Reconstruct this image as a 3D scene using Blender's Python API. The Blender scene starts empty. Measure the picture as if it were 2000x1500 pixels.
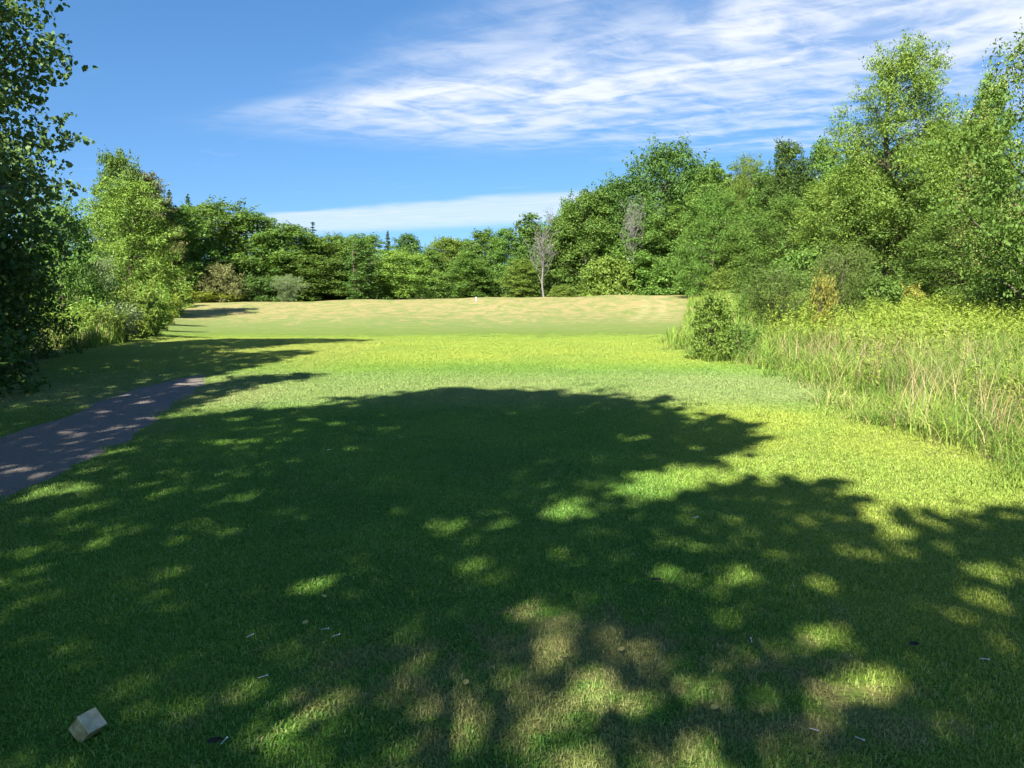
import bpy, math, random
import numpy as np
from mathutils import Vector, Matrix

sc = bpy.context.scene
COL = sc.collection
R = math.radians

# ------------------------------------------------------------------ camera
EYE = 1.6
PITCH = R(8.75)
FPX = 1560.0                      # focal length in pixels of a 2000 px wide frame
cam_d = bpy.data.cameras.new('camera')
cam_d.sensor_width = 36.0
cam_d.lens = FPX / 2000.0 * 36.0
cam_d.clip_start = 0.05
cam_d.clip_end = 5000.0
cam = bpy.data.objects.new('camera', cam_d)
cam.location = (0, 0, EYE)
cam.rotation_euler = (math.pi / 2 - PITCH, 0, 0)
COL.objects.link(cam)
sc.camera = cam

# ------------------------------------------------------------------ sun, sky, exposure
SUN_EL = R(41.0)
SUN_AZ = R(22.0)                  # shadows run forward and this much to the right
SUN_VEC = np.array([-math.sin(SUN_AZ) * math.cos(SUN_EL), -math.cos(SUN_AZ) * math.cos(SUN_EL), math.sin(SUN_EL)])
sun_d = bpy.data.lights.new('sun', 'SUN')
sun_d.energy = 5.0
sun_d.angle = R(0.53)
sun_d.color = (1.0, 0.95, 0.85)
sun = bpy.data.objects.new('sun', sun_d)
sun.rotation_euler = Vector(-SUN_VEC).to_track_quat('-Z', 'Y').to_euler()
COL.objects.link(sun)

sc.view_settings.view_transform = 'Standard'
sc.view_settings.look = 'None'
sc.view_settings.gamma = 1.0
sc.view_settings.use_curve_mapping = False
sc.view_settings.exposure = 1.75
SKY_STRENGTH = 0.05


class NT:
    """tiny helper around a node tree"""
    def __init__(self, tree):
        self.t = tree
        tree.nodes.clear()

    def n(self, typ, **kw):
        nd = self.t.nodes.new(typ)
        for k, v in kw.items():
            setattr(nd, k, v)
        return nd

    def link(self, a, b):
        self.t.links.new(a, b)

    def put(self, sock, v):
        if hasattr(v, 'is_linked') or isinstance(v, bpy.types.NodeSocket):
            self.link(v, sock)
        else:
            sock.default_value = v

    def math(self, op, a, b=0.0, c=None, clamp=False):
        nd = self.n('ShaderNodeMath', operation=op, use_clamp=clamp)
        self.put(nd.inputs[0], a)
        self.put(nd.inputs[1], b)
        if c is not None:
            self.put(nd.inputs[2], c)
        return nd.outputs[0]

    def sstep(self, x, a, b):
        nd = self.n('ShaderNodeMapRange', interpolation_type='SMOOTHSTEP', clamp=True)
        self.put(nd.inputs['Value'], x)
        nd.inputs['From Min'].default_value = a
        nd.inputs['From Max'].default_value = b
        return nd.outputs[0]

    def mix(self, f, a, b):
        nd = self.n('ShaderNodeMix', data_type='RGBA')
        self.put(nd.inputs[0], f)
        for s, v in ((nd.inputs[6], a), (nd.inputs[7], b)):
            if isinstance(v, tuple) and len(v) == 3:
                v = (*v, 1.0)
            self.put(s, v)
        return nd.outputs[2]

    def noise(self, vec, scale, detail=3.0, rough=0.55, dist=0.0):
        nd = self.n('ShaderNodeTexNoise')
        if vec is not None:
            self.link(vec, nd.inputs['Vector'])
        nd.inputs['Scale'].default_value = scale
        nd.inputs['Detail'].default_value = detail
        nd.inputs['Roughness'].default_value = rough
        nd.inputs['Distortion'].default_value = dist
        return nd.outputs['Fac']

    def comb(self, x, y, z=0.0):
        nd = self.n('ShaderNodeCombineXYZ')
        self.put(nd.inputs[0], x)
        self.put(nd.inputs[1], y)
        self.put(nd.inputs[2], z)
        return nd.outputs[0]

    def sep(self, v):
        nd = self.n('ShaderNodeSeparateXYZ')
        self.link(v, nd.inputs[0])
        return nd.outputs


world = bpy.data.worlds.new('World')
sc.world = world
world.use_nodes = True
w = NT(world.node_tree)
out = w.n('ShaderNodeOutputWorld')
bg = w.n('ShaderNodeBackground')
bg.inputs['Strength'].default_value = SKY_STRENGTH
sky = w.n('ShaderNodeTexSky', sky_type='NISHITA')
sky.sun_disc = False
sky.sun_elevation = SUN_EL
sky.sun_rotation = math.pi + SUN_AZ
sky.altitude = 200.0
sky.air_density = 1.0
sky.dust_density = 0.4
sky.ozone_density = 3.0
tc = w.n('ShaderNodeTexCoord')
dx, dy, dz = w.sep(tc.outputs['Generated'])
zc = w.math('MAXIMUM', dz, 0.02)
px = w.math('DIVIDE', dx, zc)
py = w.math('DIVIDE', dy, zc)
# cirrus deck: s runs along the streaks, t across them
cs = w.math('ADD', w.math('MULTIPLY', px, 0.70), w.math('MULTIPLY', py, -0.714))
ct = w.math('ADD', w.math('MULTIPLY', px, 0.714), w.math('MULTIPLY', py, 0.70))
big = w.noise(w.comb(w.math('MULTIPLY', cs, 0.35), w.math('MULTIPLY', ct, 0.6), 1.7), 1.0, 3.0, 0.5, 0.6)
fib = w.noise(w.comb(w.math('MULTIPLY', cs, 0.5), w.math('MULTIPLY', ct, 1.5), 4.1), 1.5, 5.0, 0.55, 0.9)
rip = w.noise(w.comb(w.math('MULTIPLY', cs, 2.4), w.math('MULTIPLY', ct, 1.7), 9.3), 1.5, 5.0, 0.6, 0.6)
tw = w.math('ADD', ct, w.math('MULTIPLY', w.math('SUBTRACT', big, 0.5), 2.4))
bank = w.math('MULTIPLY', w.sstep(tw, 2.0, 3.3), w.math('SUBTRACT', 1.0, w.sstep(tw, 3.9, 5.3)))
tail = w.sstep(cs, -6.6, -4.0)
bank = w.math('MULTIPLY', bank, tail)
veil = w.math('MULTIPLY', w.math('MULTIPLY', w.sstep(tw, 4.2, 5.0), w.math('SUBTRACT', 1.0, w.sstep(tw, 6.0, 7.4))), w.sstep(cs, -5.8, -3.2))
far = w.math('MULTIPLY', w.math('MULTIPLY', w.sstep(tw, 8.3, 9.4), w.math('SUBTRACT', 1.0, w.sstep(tw, 13.0, 18.0))), w.math('SUBTRACT', 1.0, w.sstep(cs, -7.0, -2.0)))
tex = w.math('ADD', w.math('MULTIPLY', fib, 0.5), w.math('MULTIPLY', rip, 0.5))
dens = w.math('ADD', w.math('MULTIPLY', bank, w.math('ADD', 0.2, w.math('MULTIPLY', w.sstep(tex, 0.34, 0.62), 0.8))), w.math('MULTIPLY', veil, w.math('MULTIPLY', w.sstep(tex, 0.36, 0.72), 0.75)))
dens = w.math('ADD', dens, w.math('MULTIPLY', far, w.math('ADD', 0.35, w.math('MULTIPLY', fib, 0.5))))
wisp = w.math('MULTIPLY', w.sstep(fib, 0.6, 0.85), 0.14)
dens = w.math('ADD', dens, w.math('MULTIPLY', wisp, w.sstep(ct, 0.5, 3.0)), clamp=True)
dens = w.math('MULTIPLY', dens, w.sstep(dz, 0.0, 0.05))
dens = w.math('MULTIPLY', dens, 0.93)
hsv = w.n('ShaderNodeHueSaturation')
hsv.inputs['Saturation'].default_value = 1.22
hsv.inputs['Value'].default_value = 1.18
w.link(sky.outputs[0], hsv.inputs['Color'])
lift = w.n('ShaderNodeVectorMath', operation='NORMALIZE')
w.link(w.comb(dx, dy, w.math('ADD', w.math('MULTIPLY', w.math('MAXIMUM', dz, 0.0), 0.95), 0.17)), lift.inputs[0])
w.link(lift.outputs[0], sky.inputs['Vector'])
skyc = w.mix(dens, hsv.outputs[0], (5.9, 6.2, 6.8))
w.link(skyc, bg.inputs['Color'])
w.link(bg.outputs[0], out.inputs['Surface'])

sc.render.engine = 'CYCLES'
cy = sc.cycles
cy.max_bounces = 3
cy.diffuse_bounces = 2
cy.glossy_bounces = 2
cy.transmission_bounces = 3
cy.transparent_max_bounces = 4
cy.caustics_reflective = False
cy.caustics_refractive = False
cy.use_denoising = True
cy.use_adaptive_sampling = True
cy.adaptive_threshold = 0.03
cy.sample_clamp_indirect = 4.0

# ------------------------------------------------------------------ pixels <-> world
CP, SP = math.cos(PITCH), math.sin(PITCH)


def ray(u, v):
    x = (u - 1000.0) / FPX
    y = -(v - 750.0) / FPX
    return np.array([x, CP + SP * y, -SP + CP * y])


def at(u, v, Y):
    d = ray(u, v)
    t = Y / d[1]
    return np.array([d[0] * t, Y, EYE + d[2] * t])


def project(P):
    P = np.asarray(P, float)
    x, y, z = P[..., 0], P[..., 1], P[..., 2] - EYE
    dep = CP * y - SP * z
    up = SP * y + CP * z
    dep = np.where(np.abs(dep) < 1e-6, 1e-6, dep)
    return 1000 + FPX * x / dep, 750 - FPX * up / dep, dep


# ------------------------------------------------------------------ terrain height
def table(pts, smooth):
    ys = np.arange(-100, 1500, 0.5)
    a = np.array(pts)
    z = np.interp(ys, a[:, 0], a[:, 1])
    k = np.exp(-0.5 * (np.arange(-30, 31) * 0.5 / smooth) ** 2)
    k /= k.sum()
    z = np.convolve(np.pad(z, 30, mode='edge'), k, mode='valid')
    return ys, z


T_MID = table([(-100, .4), (-6, .02), (7, 0), (14, -.12), (20, -.42), (24, -.76), (30, -1.22), (38, -1.76), (45, -2.15), (52, -2.42),
               (65, -2.45), (74, -2.14), (80, -2.0), (86, -2.25), (100, -3.2), (140, -4), (1500, -4)], 1.6)
T_RIGHT = table([(-100, .3), (0, 0), (12, -.05), (20, -.25), (34, -.42), (50, -.55), (75, -.7), (90, -.8), (120, -2.0), (160, -4), (1500, -4)], 2.5)
T_LEFT = table([(-100, .4), (0, 0), (15, -.25), (25, -.6), (40, -1.7), (60, -2.3), (78, -2.45), (100, -3.2), (140, -4), (1500, -4)], 2.5)


def smooth01(x, a, b):
    t = np.clip((x - a) / (b - a), 0, 1)
    return t * t * (3 - 2 * t)


# edge of the mown grass on the right and on the left, x as a function of y
EDGE_R = np.array([(-50, 9.0), (0, 5.2), (3.5, 4.2), (5.5, 3.55), (6.2, 3.45), (7.0, 3.4), (8.6, 3.3), (10.5, 3.6), (12.6, 3.75), (14.0, 3.35), (17.0, 3.2), (22.0, 4.1), (30, 6.2), (50, 10.5), (75, 16.3), (85, 20), (1500, 20)])
EDGE_L = np.array([(-50, -9), (0, -6.6), (8, -6.4), (12, -7.0), (15, -7.9), (25, -12.0), (40, -18.3), (75, -31.5), (90, -36), (1500, -40)])


def edge_r(y):
    return np.interp(y, EDGE_R[:, 0], EDGE_R[:, 1])


def edge_l(y):
    return np.interp(y, EDGE_L[:, 0], EDGE_L[:, 1])


def ground(x, y):
    x = np.asarray(x, float)
    y = np.asarray(y, float)
    zm = np.interp(y, *T_MID) + 0.018 * np.clip(x, -60, 30) * smooth01(y, 45, 75) * (1 - smooth01(y, 85, 120))
    zr = np.interp(y, *T_RIGHT)
    zl = np.interp(y, *T_LEFT)
    er, el = edge_r(y), edge_l(y)
    wid = 1.0 + 0.05 * np.clip(y, 0, 80)
    wr = smooth01(x, er - 0.2 * wid, er + 1.6 * wid)
    wl = smooth01(-x, -el - wid, -el + 0.6 * wid)
    z = zm * (1 - wr) * (1 - wl) + zr * wr + zl * wl
    z = z + 0.012 * np.sin(x * 1.3 + 0.7 * y) * np.cos(y * 0.9 - x * .4) + 0.03 * np.sin(x * .31 + 1) * np.sin(y * .23)
    z = z + smooth01(y, 42, 56) * (1 - smooth01(y, 95, 120)) * (0.09 * np.sin(x * .21 + .4) * np.sin(y * .19) + .05 * np.sin(x * .47 + y * .11) + .03 * np.sin(x * .9 - y * .4))
    return z


# ------------------------------------------------------------------ mesh helpers
def add_mesh(name, V, F, mats, smooth=False, fmat=None):
    """V (n,3); F (m,k) with one k, or a list of such arrays"""
    me = bpy.data.meshes.new(name)
    Fs = F if isinstance(F, list) else [F]
    Fs = [np.asarray(f, np.int32) for f in Fs if len(f)]
    V = np.asarray(V, np.float32)
    me.vertices.add(len(V))
    me.vertices.foreach_set('co', V.ravel())
    loops = np.concatenate([f.ravel() for f in Fs])
    tot = np.concatenate([np.full(len(f), f.shape[1], np.int32) for f in Fs])
    start = np.concatenate([[0], np.cumsum(tot)[:-1]]).astype(np.int32)
    me.loops.add(len(loops))
    me.loops.foreach_set('vertex_index', loops)
    me.polygons.add(len(tot))
    me.polygons.foreach_set('loop_start', start)
    me.polygons.foreach_set('loop_total', tot)
    if smooth:
        me.polygons.foreach_set('use_smooth', np.ones(len(tot), bool))
    if fmat is not None:
        me.polygons.foreach_set('material_index', np.asarray(fmat, np.int32))
    for m in (mats if isinstance(mats, (list, tuple)) else [mats]):
        me.materials.append(m)
    me.update(calc_edges=True)
    return me


def obj(name, me, parent=None, loc=None):
    o = bpy.data.objects.new(name, me)
    COL.objects.link(o)
    if parent is not None:
        o.parent = parent
    if loc is not None:
        o.location = loc
    return o


def tag(o, label=None, cat=None, group=None, kind=None):
    if label:
        o['label'] = label
    if cat:
        o['category'] = cat
    if group:
        o['group'] = group
    if kind:
        o['kind'] = kind
    return o


def unit(a):
    return a / np.maximum(np.linalg.norm(a, axis=-1, keepdims=True), 1e-9)


def tubes(paths, sides=6):
    """paths: list of (points (k,3), radii (k,)) -> V, F"""
    Vs, Fs, off = [], [], 0
    ang = np.linspace(0, 2 * math.pi, sides, endpoint=False)
    for P, r in paths:
        P = np.asarray(P, float)
        k = len(P)
        T = unit(np.gradient(P, axis=0))
        ref = np.where(np.abs(T[:, 2:3]) > 0.9, np.array([[1., 0, 0]]), np.array([[0, 0, 1.]]))
        A = unit(np.cross(T, ref))
        B = np.cross(T, A)
        ring = P[:, None, :] + np.asarray(r)[:, None, None] * (np.cos(ang)[None, :, None] * A[:, None, :] + np.sin(ang)[None, :, None] * B[:, None, :])
        Vs.append(ring.reshape(-1, 3))
        i = np.arange(k - 1)[:, None] * sides
        j = np.arange(sides)[None, :]
        j2 = (j + 1) % sides
        q = np.stack([i + j, i + j2, i + sides + j2, i + sides + j], -1).reshape(-1, 4) + off
        Fs.append(q)
        off += k * sides
    return np.concatenate(Vs), np.concatenate(Fs)


LEAF_KITE = (np.array([(-.5, 0, 0), (0.0, .5, .12), (.5, 0, -.06), (0.0, -.5, .12)]), np.array([(0, 1, 2, 3)]))
LEAF_OVAL = (np.array([(-.5, 0, 0), (-.2, .46, .1), (.2, .38, .08), (.52, 0, -.08), (.2, -.38, .08), (-.2, -.46, .1)]), np.array([(0, 1, 2, 3), (0, 3, 4, 5)]))


def leaves(C, N, L, ratio, rng, shape=LEAF_KITE, droop=0.0):
    """leaf faces at C with normals N, length L (n,)"""
    n = len(C)
    A = rng.normal(size=(n, 3))
    A[:, 2] -= droop
    A = unit(A - (A * N).sum(1, keepdims=True) * N)
    if droop:
        A2 = A.copy()
        A2[:, 2] -= droop * 0.6
        A = unit(A2)
    S = unit(np.cross(N, A))
    N2 = np.cross(A, S)
    T, F = shape
    V = C[:, None, :] + L[:, None, None] * (T[None, :, 0:1] * A[:, None, :] + ratio * T[None, :, 1:2] * S[:, None, :] + T[None, :, 2:3] * N2[:, None, :])
    k = len(T)
    Fa = (np.arange(n)[:, None, None] * k + F[None]).reshape(-1, F.shape[1])
    return V.reshape(-1, 3), Fa


# ------------------------------------------------------------------ materials
def new_mat(name):
    m = bpy.data.materials.new(name)
    m.use_nodes = True
    return m, NT(m.node_tree)


def leaf_mat(name, a, b, trans=0.27, tcol=None, rough=0.6, spec=0.2):
    """a, b: the two ends of the leaf colour range"""
    m, t = new_mat(name)
    o = t.n('ShaderNodeOutputMaterial')
    geo = t.n('ShaderNodeNewGeometry')
    oi = t.n('ShaderNodeObjectInfo')
    pos = geo.outputs['Position']
    patch = t.noise(pos, 0.55, 2.0)
    f = t.math('ADD', t.math('MULTIPLY', geo.outputs['Random Per Island'], 0.6), t.math('MULTIPLY', t.math('SUBTRACT', patch, 0.3), 0.9), clamp=True)
    c = t.mix(f, a, b)
    h = t.n('ShaderNodeHueSaturation')
    t.put(h.inputs['Hue'], t.math('ADD', 0.489, t.math('MULTIPLY', oi.outputs['Random'], 0.017)))
    t.put(h.inputs['Value'], t.math('ADD', 0.85, t.math('MULTIPLY', oi.outputs['Random'], 0.3)))
    t.link(c, h.inputs['Color'])
    p = t.n('ShaderNodeBsdfPrincipled')
    t.link(h.outputs[0], p.inputs['Base Color'])
    p.inputs['Roughness'].default_value = rough
    p.inputs['Specular IOR Level'].default_value = spec
    tr = t.n('ShaderNodeBsdfTranslucent')
    h2 = t.n('ShaderNodeHueSaturation')
    h2.inputs['Hue'].default_value = 0.485
    h2.inputs['Saturation'].default_value = 1.15
    h2.inputs['Value'].default_value = 1.5
    t.link(h.outputs[0], h2.inputs['Color'])
    t.link(h2.outputs[0], tr.inputs['Color'])
    mx = t.n('ShaderNodeMixShader')
    mx.inputs[0].default_value = trans
    t.link(p.outputs[0], mx.inputs[1])
    t.link(tr.outputs[0], mx.inputs[2])
    t.link(mx.outputs[0], o.inputs['Surface'])
    return m


def simple_mat(name, a, b, scale=8.0, rough=0.8, bump=0.0, detail=5.0, stretch=(1, 1, 1)):
    m, t = new_mat(name)
    o = t.n('ShaderNodeOutputMaterial')
    tcn = t.n('ShaderNodeTexCoord')
    mp = t.n('ShaderNodeMapping')
    mp.inputs['Scale'].default_value = stretch
    t.link(tcn.outputs['Object'], mp.inputs[0])
    f = t.noise(mp.outputs[0], scale, detail, 0.6)
    c = t.mix(t.sstep(f, 0.3, 0.7), a, b)
    p = t.n('ShaderNodeBsdfPrincipled')
    t.link(c, p.inputs['Base Color'])
    p.inputs['Roughness'].default_value = rough
    p.inputs['Specular IOR Level'].default_value = 0.25
    if bump:
        bn = t.n('ShaderNodeBump')
        bn.inputs['Strength'].default_value = bump
        bn.inputs['Distance'].default_value = 0.02
        t.link(f, bn.inputs['Height'])
        t.link(bn.outputs[0], p.inputs['Normal'])
    t.link(p.outputs[0], o.inputs['Surface'])
    return m


M = {}
M['bright'] = leaf_mat('leaf_bright_green', (0.105, 0.19, 0.03), (0.2, 0.285, 0.052))
M['mid'] = leaf_mat('leaf_mid_green', (0.068, 0.15, 0.026), (0.14, 0.225, 0.042))
M['dark'] = leaf_mat('leaf_dark_green', (0.045, 0.1, 0.02), (0.095, 0.165, 0.034), trans=0.28)
M['grey'] = leaf_mat('leaf_grey_green', (0.116, 0.181, 0.072), (0.217, 0.275, 0.123), trans=0.28)
M['olive'] = leaf_mat('leaf_olive_brown', (0.109, 0.123, 0.043), (0.203, 0.217, 0.080), trans=0.25)
M['blue'] = leaf_mat('leaf_blue_green', (0.046, 0.098, 0.046), (0.091, 0.156, 0.072), trans=0.2)
M['yellow'] = leaf_mat('leaf_yellow_green', (0.17, 0.21, 0.035), (0.3, 0.29, 0.06))
M['fern'] = leaf_mat('leaf_goldenrod', (0.15, 0.22, 0.03), (0.26, 0.31, 0.05), trans=0.35)
M['olive2'] = leaf_mat('leaf_olive_green', (0.06, 0.115, 0.022), (0.13, 0.18, 0.04))
M['gold'] = leaf_mat('leaf_golden', (0.38, 0.28, 0.03), (0.5, 0.4, 0.06))
M['seed'] = leaf_mat('leaf_pale_seed', (0.28, 0.28, 0.08), (0.4, 0.37, 0.14))
M['aspen'] = leaf_mat('leaf_aspen', (0.060, 0.114, 0.030), (0.144, 0.204, 0.072), trans=0.3, rough=0.55, spec=0.2)
M['bark'] = simple_mat('bark_brown', (0.06, 0.045, 0.032), (0.13, 0.105, 0.08), 6, 0.9, 0.6, stretch=(3, 3, .5))
M['palebark'] = simple_mat('bark_pale', (0.2, 0.18, 0.14), (0.36, 0.33, 0.27), 5, 0.85, 0.5, stretch=(2, 2, 1))
M['deadwood'] = simple_mat('dead_wood_grey', (0.115, 0.108, 0.1), (0.2, 0.19, 0.178), 5, 0.9, 0.4, stretch=(3, 3, .6))


def lawn_colour(t, sheet=False):
    """colour of the mown grass as a function of the place"""
    geo = t.n('ShaderNodeNewGeometry')
    pos = geo.outputs['Position']
    X, Y, Z = t.sep(pos)
    flat = t.comb(X, Y, 0.0)
    n_big = t.noise(flat, 0.16, 3.0, 0.5)
    n_mid = t.noise(flat, 0.9, 4.0, 0.6)
    n_sml = t.noise(flat, 5.0, 4.0, 0.65)
    # lush strip on the plateau's far rim and along the rough, greyer band before it
    lush = t.math('MULTIPLY', t.sstep(Y, 11.5, 15.0), t.math('SUBTRACT', 1.0, t.math('MULTIPLY', t.sstep(Y, 17.0, 40.0), 0.6)))
    right = t.math('MULTIPLY', t.sstep(X, 0.6, 2.2), t.math('SUBTRACT', 1.0, t.sstep(Y, 8.0, 10.0)))
    lush = t.math('MAXIMUM', lush, right)
    band = t.math('MULTIPLY', t.sstep(Y, 8.2, 9.6), t.math('SUBTRACT', 1.0, t.sstep(Y, 10.8, 13.0)))
    c = t.mix(t.sstep(n_mid, 0.3, 0.7), (0.095, 0.225, 0.03), (0.16, 0.29, 0.04))
    c = t.mix(t.math('MULTIPLY', lush, t.math('ADD', 0.55, t.math('MULTIPLY', n_mid, 0.6), clamp=True)), c, (0.28, 0.335, 0.052))
    c = t.mix(t.math('MULTIPLY', band, 0.65), c, (0.26, 0.30, 0.12))
    # dry, straw coloured patches
    hill = t.sstep(t.math('ADD', Y, t.math('MULTIPLY', n_big, 12.0)), 30.0, 60.0)
    hs = t.noise(t.comb(t.math('MULTIPLY', X, 0.55), t.math('MULTIPLY', Y, 0.3)), 1.3, 8.0, 0.75, 0.5)
    hs2 = t.noise(t.comb(t.math('ADD', t.math('MULTIPLY', X, 1.1), t.math('MULTIPLY', Y, 0.5)), t.math('MULTIPLY', Y, 1.0)), 1.6, 7.0, 0.72, 0.3)
    hs = t.math('ADD', t.math('MULTIPLY', hs, 0.6), t.math('MULTIPLY', hs2, 0.4))
    low = t.math('SUBTRACT', 1.0, t.sstep(Y, 46, 66))
    hcol = t.mix(t.sstep(t.math('SUBTRACT', hs, t.math('MULTIPLY', low, 0.08)), 0.42, 0.57), (0.15, 0.195, 0.055), (0.295, 0.238, 0.108))
    hfade = hill
    dx1 = t.math('MULTIPLY', t.math('SUBTRACT', X, 0.25), 0.62)
    dy1 = t.math('MULTIPLY', t.math('SUBTRACT', Y, 2.75), 0.85)
    worn = t.math('SUBTRACT', 1.0, t.sstep(t.math('SQRT', t.math('ADD', t.math('MULTIPLY', dx1, dx1), t.math('MULTIPLY', dy1, dy1))), 0.3, 1.25))
    dry = t.sstep(t.math('ADD', t.math('MULTIPLY', n_mid, 0.6), t.math('ADD', t.math('MULTIPLY', n_sml, 0.45), t.math('MULTIPLY', worn, 0.25))), 0.66, 0.82)
    left = t.math('MULTIPLY', t.math('SUBTRACT', 1.0, t.sstep(t.math('ADD', X, t.math('MULTIPLY', n_sml, 0.5)), -3.2, -2.3)), t.math('SUBTRACT', 1.0, t.sstep(Y, 18, 30)))
    dry = t.math('MAXIMUM', dry, t.math('MULTIPLY', left, 0.22))
    c = t.mix(t.math('MULTIPLY', dry, 0.66), c, (0.34, 0.27, 0.12))
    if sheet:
        c = t.mix(0.32, c, (0.0, 0.0, 0.0))  # darkened: self-shadow of the turf put into the bare sheet's colour
    c = t.mix(hfade, c, hcol)
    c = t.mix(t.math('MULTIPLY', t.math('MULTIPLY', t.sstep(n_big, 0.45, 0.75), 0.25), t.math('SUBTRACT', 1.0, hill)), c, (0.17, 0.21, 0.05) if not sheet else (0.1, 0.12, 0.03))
    n_pat = t.noise(flat, 0.55, 3.0, 0.55, 0.8)
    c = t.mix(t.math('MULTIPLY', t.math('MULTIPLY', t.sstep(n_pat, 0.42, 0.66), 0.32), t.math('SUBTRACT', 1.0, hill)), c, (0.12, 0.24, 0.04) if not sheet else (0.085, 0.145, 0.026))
    return c, pos, n_sml, flat, Y


def make_lawn_ground():
    m, t = new_mat('mown_ground')
    o = t.n('ShaderNodeOutputMaterial')
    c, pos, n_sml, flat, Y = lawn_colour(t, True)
    # the sheet's lawn colour has the grass's self-shadow mixed in; forest floor and rough from the vertex zones
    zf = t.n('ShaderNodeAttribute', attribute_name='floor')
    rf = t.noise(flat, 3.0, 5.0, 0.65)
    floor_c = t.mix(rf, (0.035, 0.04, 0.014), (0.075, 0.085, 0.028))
    rough_c = t.mix(rf, (0.10, 0.13, 0.035), (0.22, 0.2, 0.08))
    sepc = t.n('ShaderNodeSeparateColor')
    t.link(zf.outputs['Color'], sepc.inputs[0])
    speck = t.noise(flat, 60.0, 3.0, 0.7)
    c = t.mix(t.math('MULTIPLY', t.sstep(speck, 0.45, 0.62), 0.35), c, t.mix(0.5, c, (0.05, 0.06, 0.015)))
    c = t.mix(sepc.outputs[1], c, rough_c)
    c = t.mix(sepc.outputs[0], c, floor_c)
    # wheel tracks curving over the hill
    tk = t.n('ShaderNodeAttribute', attribute_name='track')
    c = t.mix(t.math('MULTIPLY', tk.outputs['Fac'], 0.4), c, (0.4, 0.34, 0.19))
    p = t.n('ShaderNodeBsdfPrincipled')
    t.link(c, p.inputs['Base Color'])
    p.inputs['Roughness'].default_value = 0.9
    p.inputs['Specular IOR Level'].default_value = 0.1
    b1 = t.n('ShaderNodeBump')
    b1.inputs['Strength'].default_value = 0.8
    b1.inputs['Distance'].default_value = 0.03
    t.link(t.math('ADD', t.noise(flat, 35.0, 4.0, 0.7), t.noise(flat, 6.0, 3.0, 0.6)), b1.inputs['Height'])
    t.link(b1.outputs[0], p.inputs['Normal'])
    t.link(p.outputs[0], o.inputs['Surface'])
    return m


def make_blade_mat():
    m, t = new_mat('grass_blade')
    o = t.n('ShaderNodeOutputMaterial')
    c, pos, n_sml, flat, Y = lawn_colour(t)
    geo = t.n('ShaderNodeNewGeometry')
    rnd = geo.outputs['Random Per Island']
    c = t.mix(t.math('MULTIPLY', t.sstep(rnd, 0.91, 0.94), 0.6), c, (0.36, 0.3, 0.15))
    h = t.n('ShaderNodeHueSaturation')
    t.link(c, h.inputs['Color'])
    t.put(h.inputs['Value'], t.math('ADD', 1.02, t.math('MULTIPLY', rnd, 0.36)))
    p = t.n('ShaderNodeBsdfPrincipled')
    t.link(h.outputs[0], p.inputs['Base Color'])
    p.inputs['Roughness'].default_value = 0.55
    p.inputs['Specular IOR Level'].default_value = 0.25
    tr = t.n('ShaderNodeBsdfTranslucent')
    h2 = t.n('ShaderNodeHueSaturation')
    h2.inputs['Value'].default_value = 1.3
    t.link(h.outputs[0], h2.inputs['Color'])
    t.link(h2.outputs[0], tr.inputs['Color'])
    mx = t.n('ShaderNodeMixShader')
    mx.inputs[0].default_value = 0.33
    t.link(p.outputs[0], mx.inputs[1])
    t.link(tr.outputs[0], mx.inputs[2])
    t.link(mx.outputs[0], o.inputs['Surface'])
    return m


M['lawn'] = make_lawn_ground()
M['blade'] = make_blade_mat()

# ------------------------------------------------------------------ ground sheet
def graded(a, b, near, far_step, grow):
    out_, s = [0.0], near
    while out_[-1] < b:
        out_.append(out_[-1] + s)
        s = min(s * grow, far_step)
    neg, s = [], near
    p = 0.0
    while p > a:
        p -= s
        neg.append(p)
        s = min(s * grow, far_step)
    return np.array(neg[::-1] + out_)


gx = graded(-900, 900, 0.22, 60, 1.035)
gy = np.concatenate([np.arange(-30, 0, 1.0), np.arange(0, 30, 0.25), np.arange(30, 95, 0.5), np.arange(95, 150, 2.5), np.geomspace(150, 1400, 24)])
GX, GY = np.meshgrid(gx, gy)
GZ = ground(GX, GY)
Vg = np.stack([GX, GY, GZ], -1).reshape(-1, 3)
nx, ny = len(gx), len(gy)
ii = (np.arange(ny - 1)[:, None] * nx + np.arange(nx - 1)[None, :]).ravel()
Fg = np.stack([ii, ii + 1, ii + nx + 1, ii + nx], -1)
me = add_mesh('ground', Vg, Fg, M['lawn'], smooth=True)
xx, yy = Vg[:, 0], Vg[:, 1]
wob = 0.35 * np.sin(yy * 1.7 + 0.6) + 0.22 * np.sin(yy * 4.1 + 2) + 0.12 * np.sin(yy * 9.3)
wob = wob * (0.35 + 0.02 * np.clip(yy, 0, 80))
rough_w = np.clip(smooth01(xx, edge_r(yy) - 0.1 + wob * .4, edge_r(yy) + 0.5 + wob * .4) + smooth01(-xx, -edge_l(yy) - 0.1 + wob, -edge_l(yy) + 0.8 + wob), 0, 1)
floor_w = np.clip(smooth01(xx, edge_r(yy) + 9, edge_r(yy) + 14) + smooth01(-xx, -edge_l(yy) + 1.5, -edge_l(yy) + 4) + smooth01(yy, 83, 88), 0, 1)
ca = me.color_attributes.new('floor', 'FLOAT_COLOR', 'POINT')
ca.data.foreach_set('color', np.stack([floor_w, rough_w, np.zeros_like(xx), np.ones_like(xx)], -1).astype(np.float32).ravel())
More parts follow.
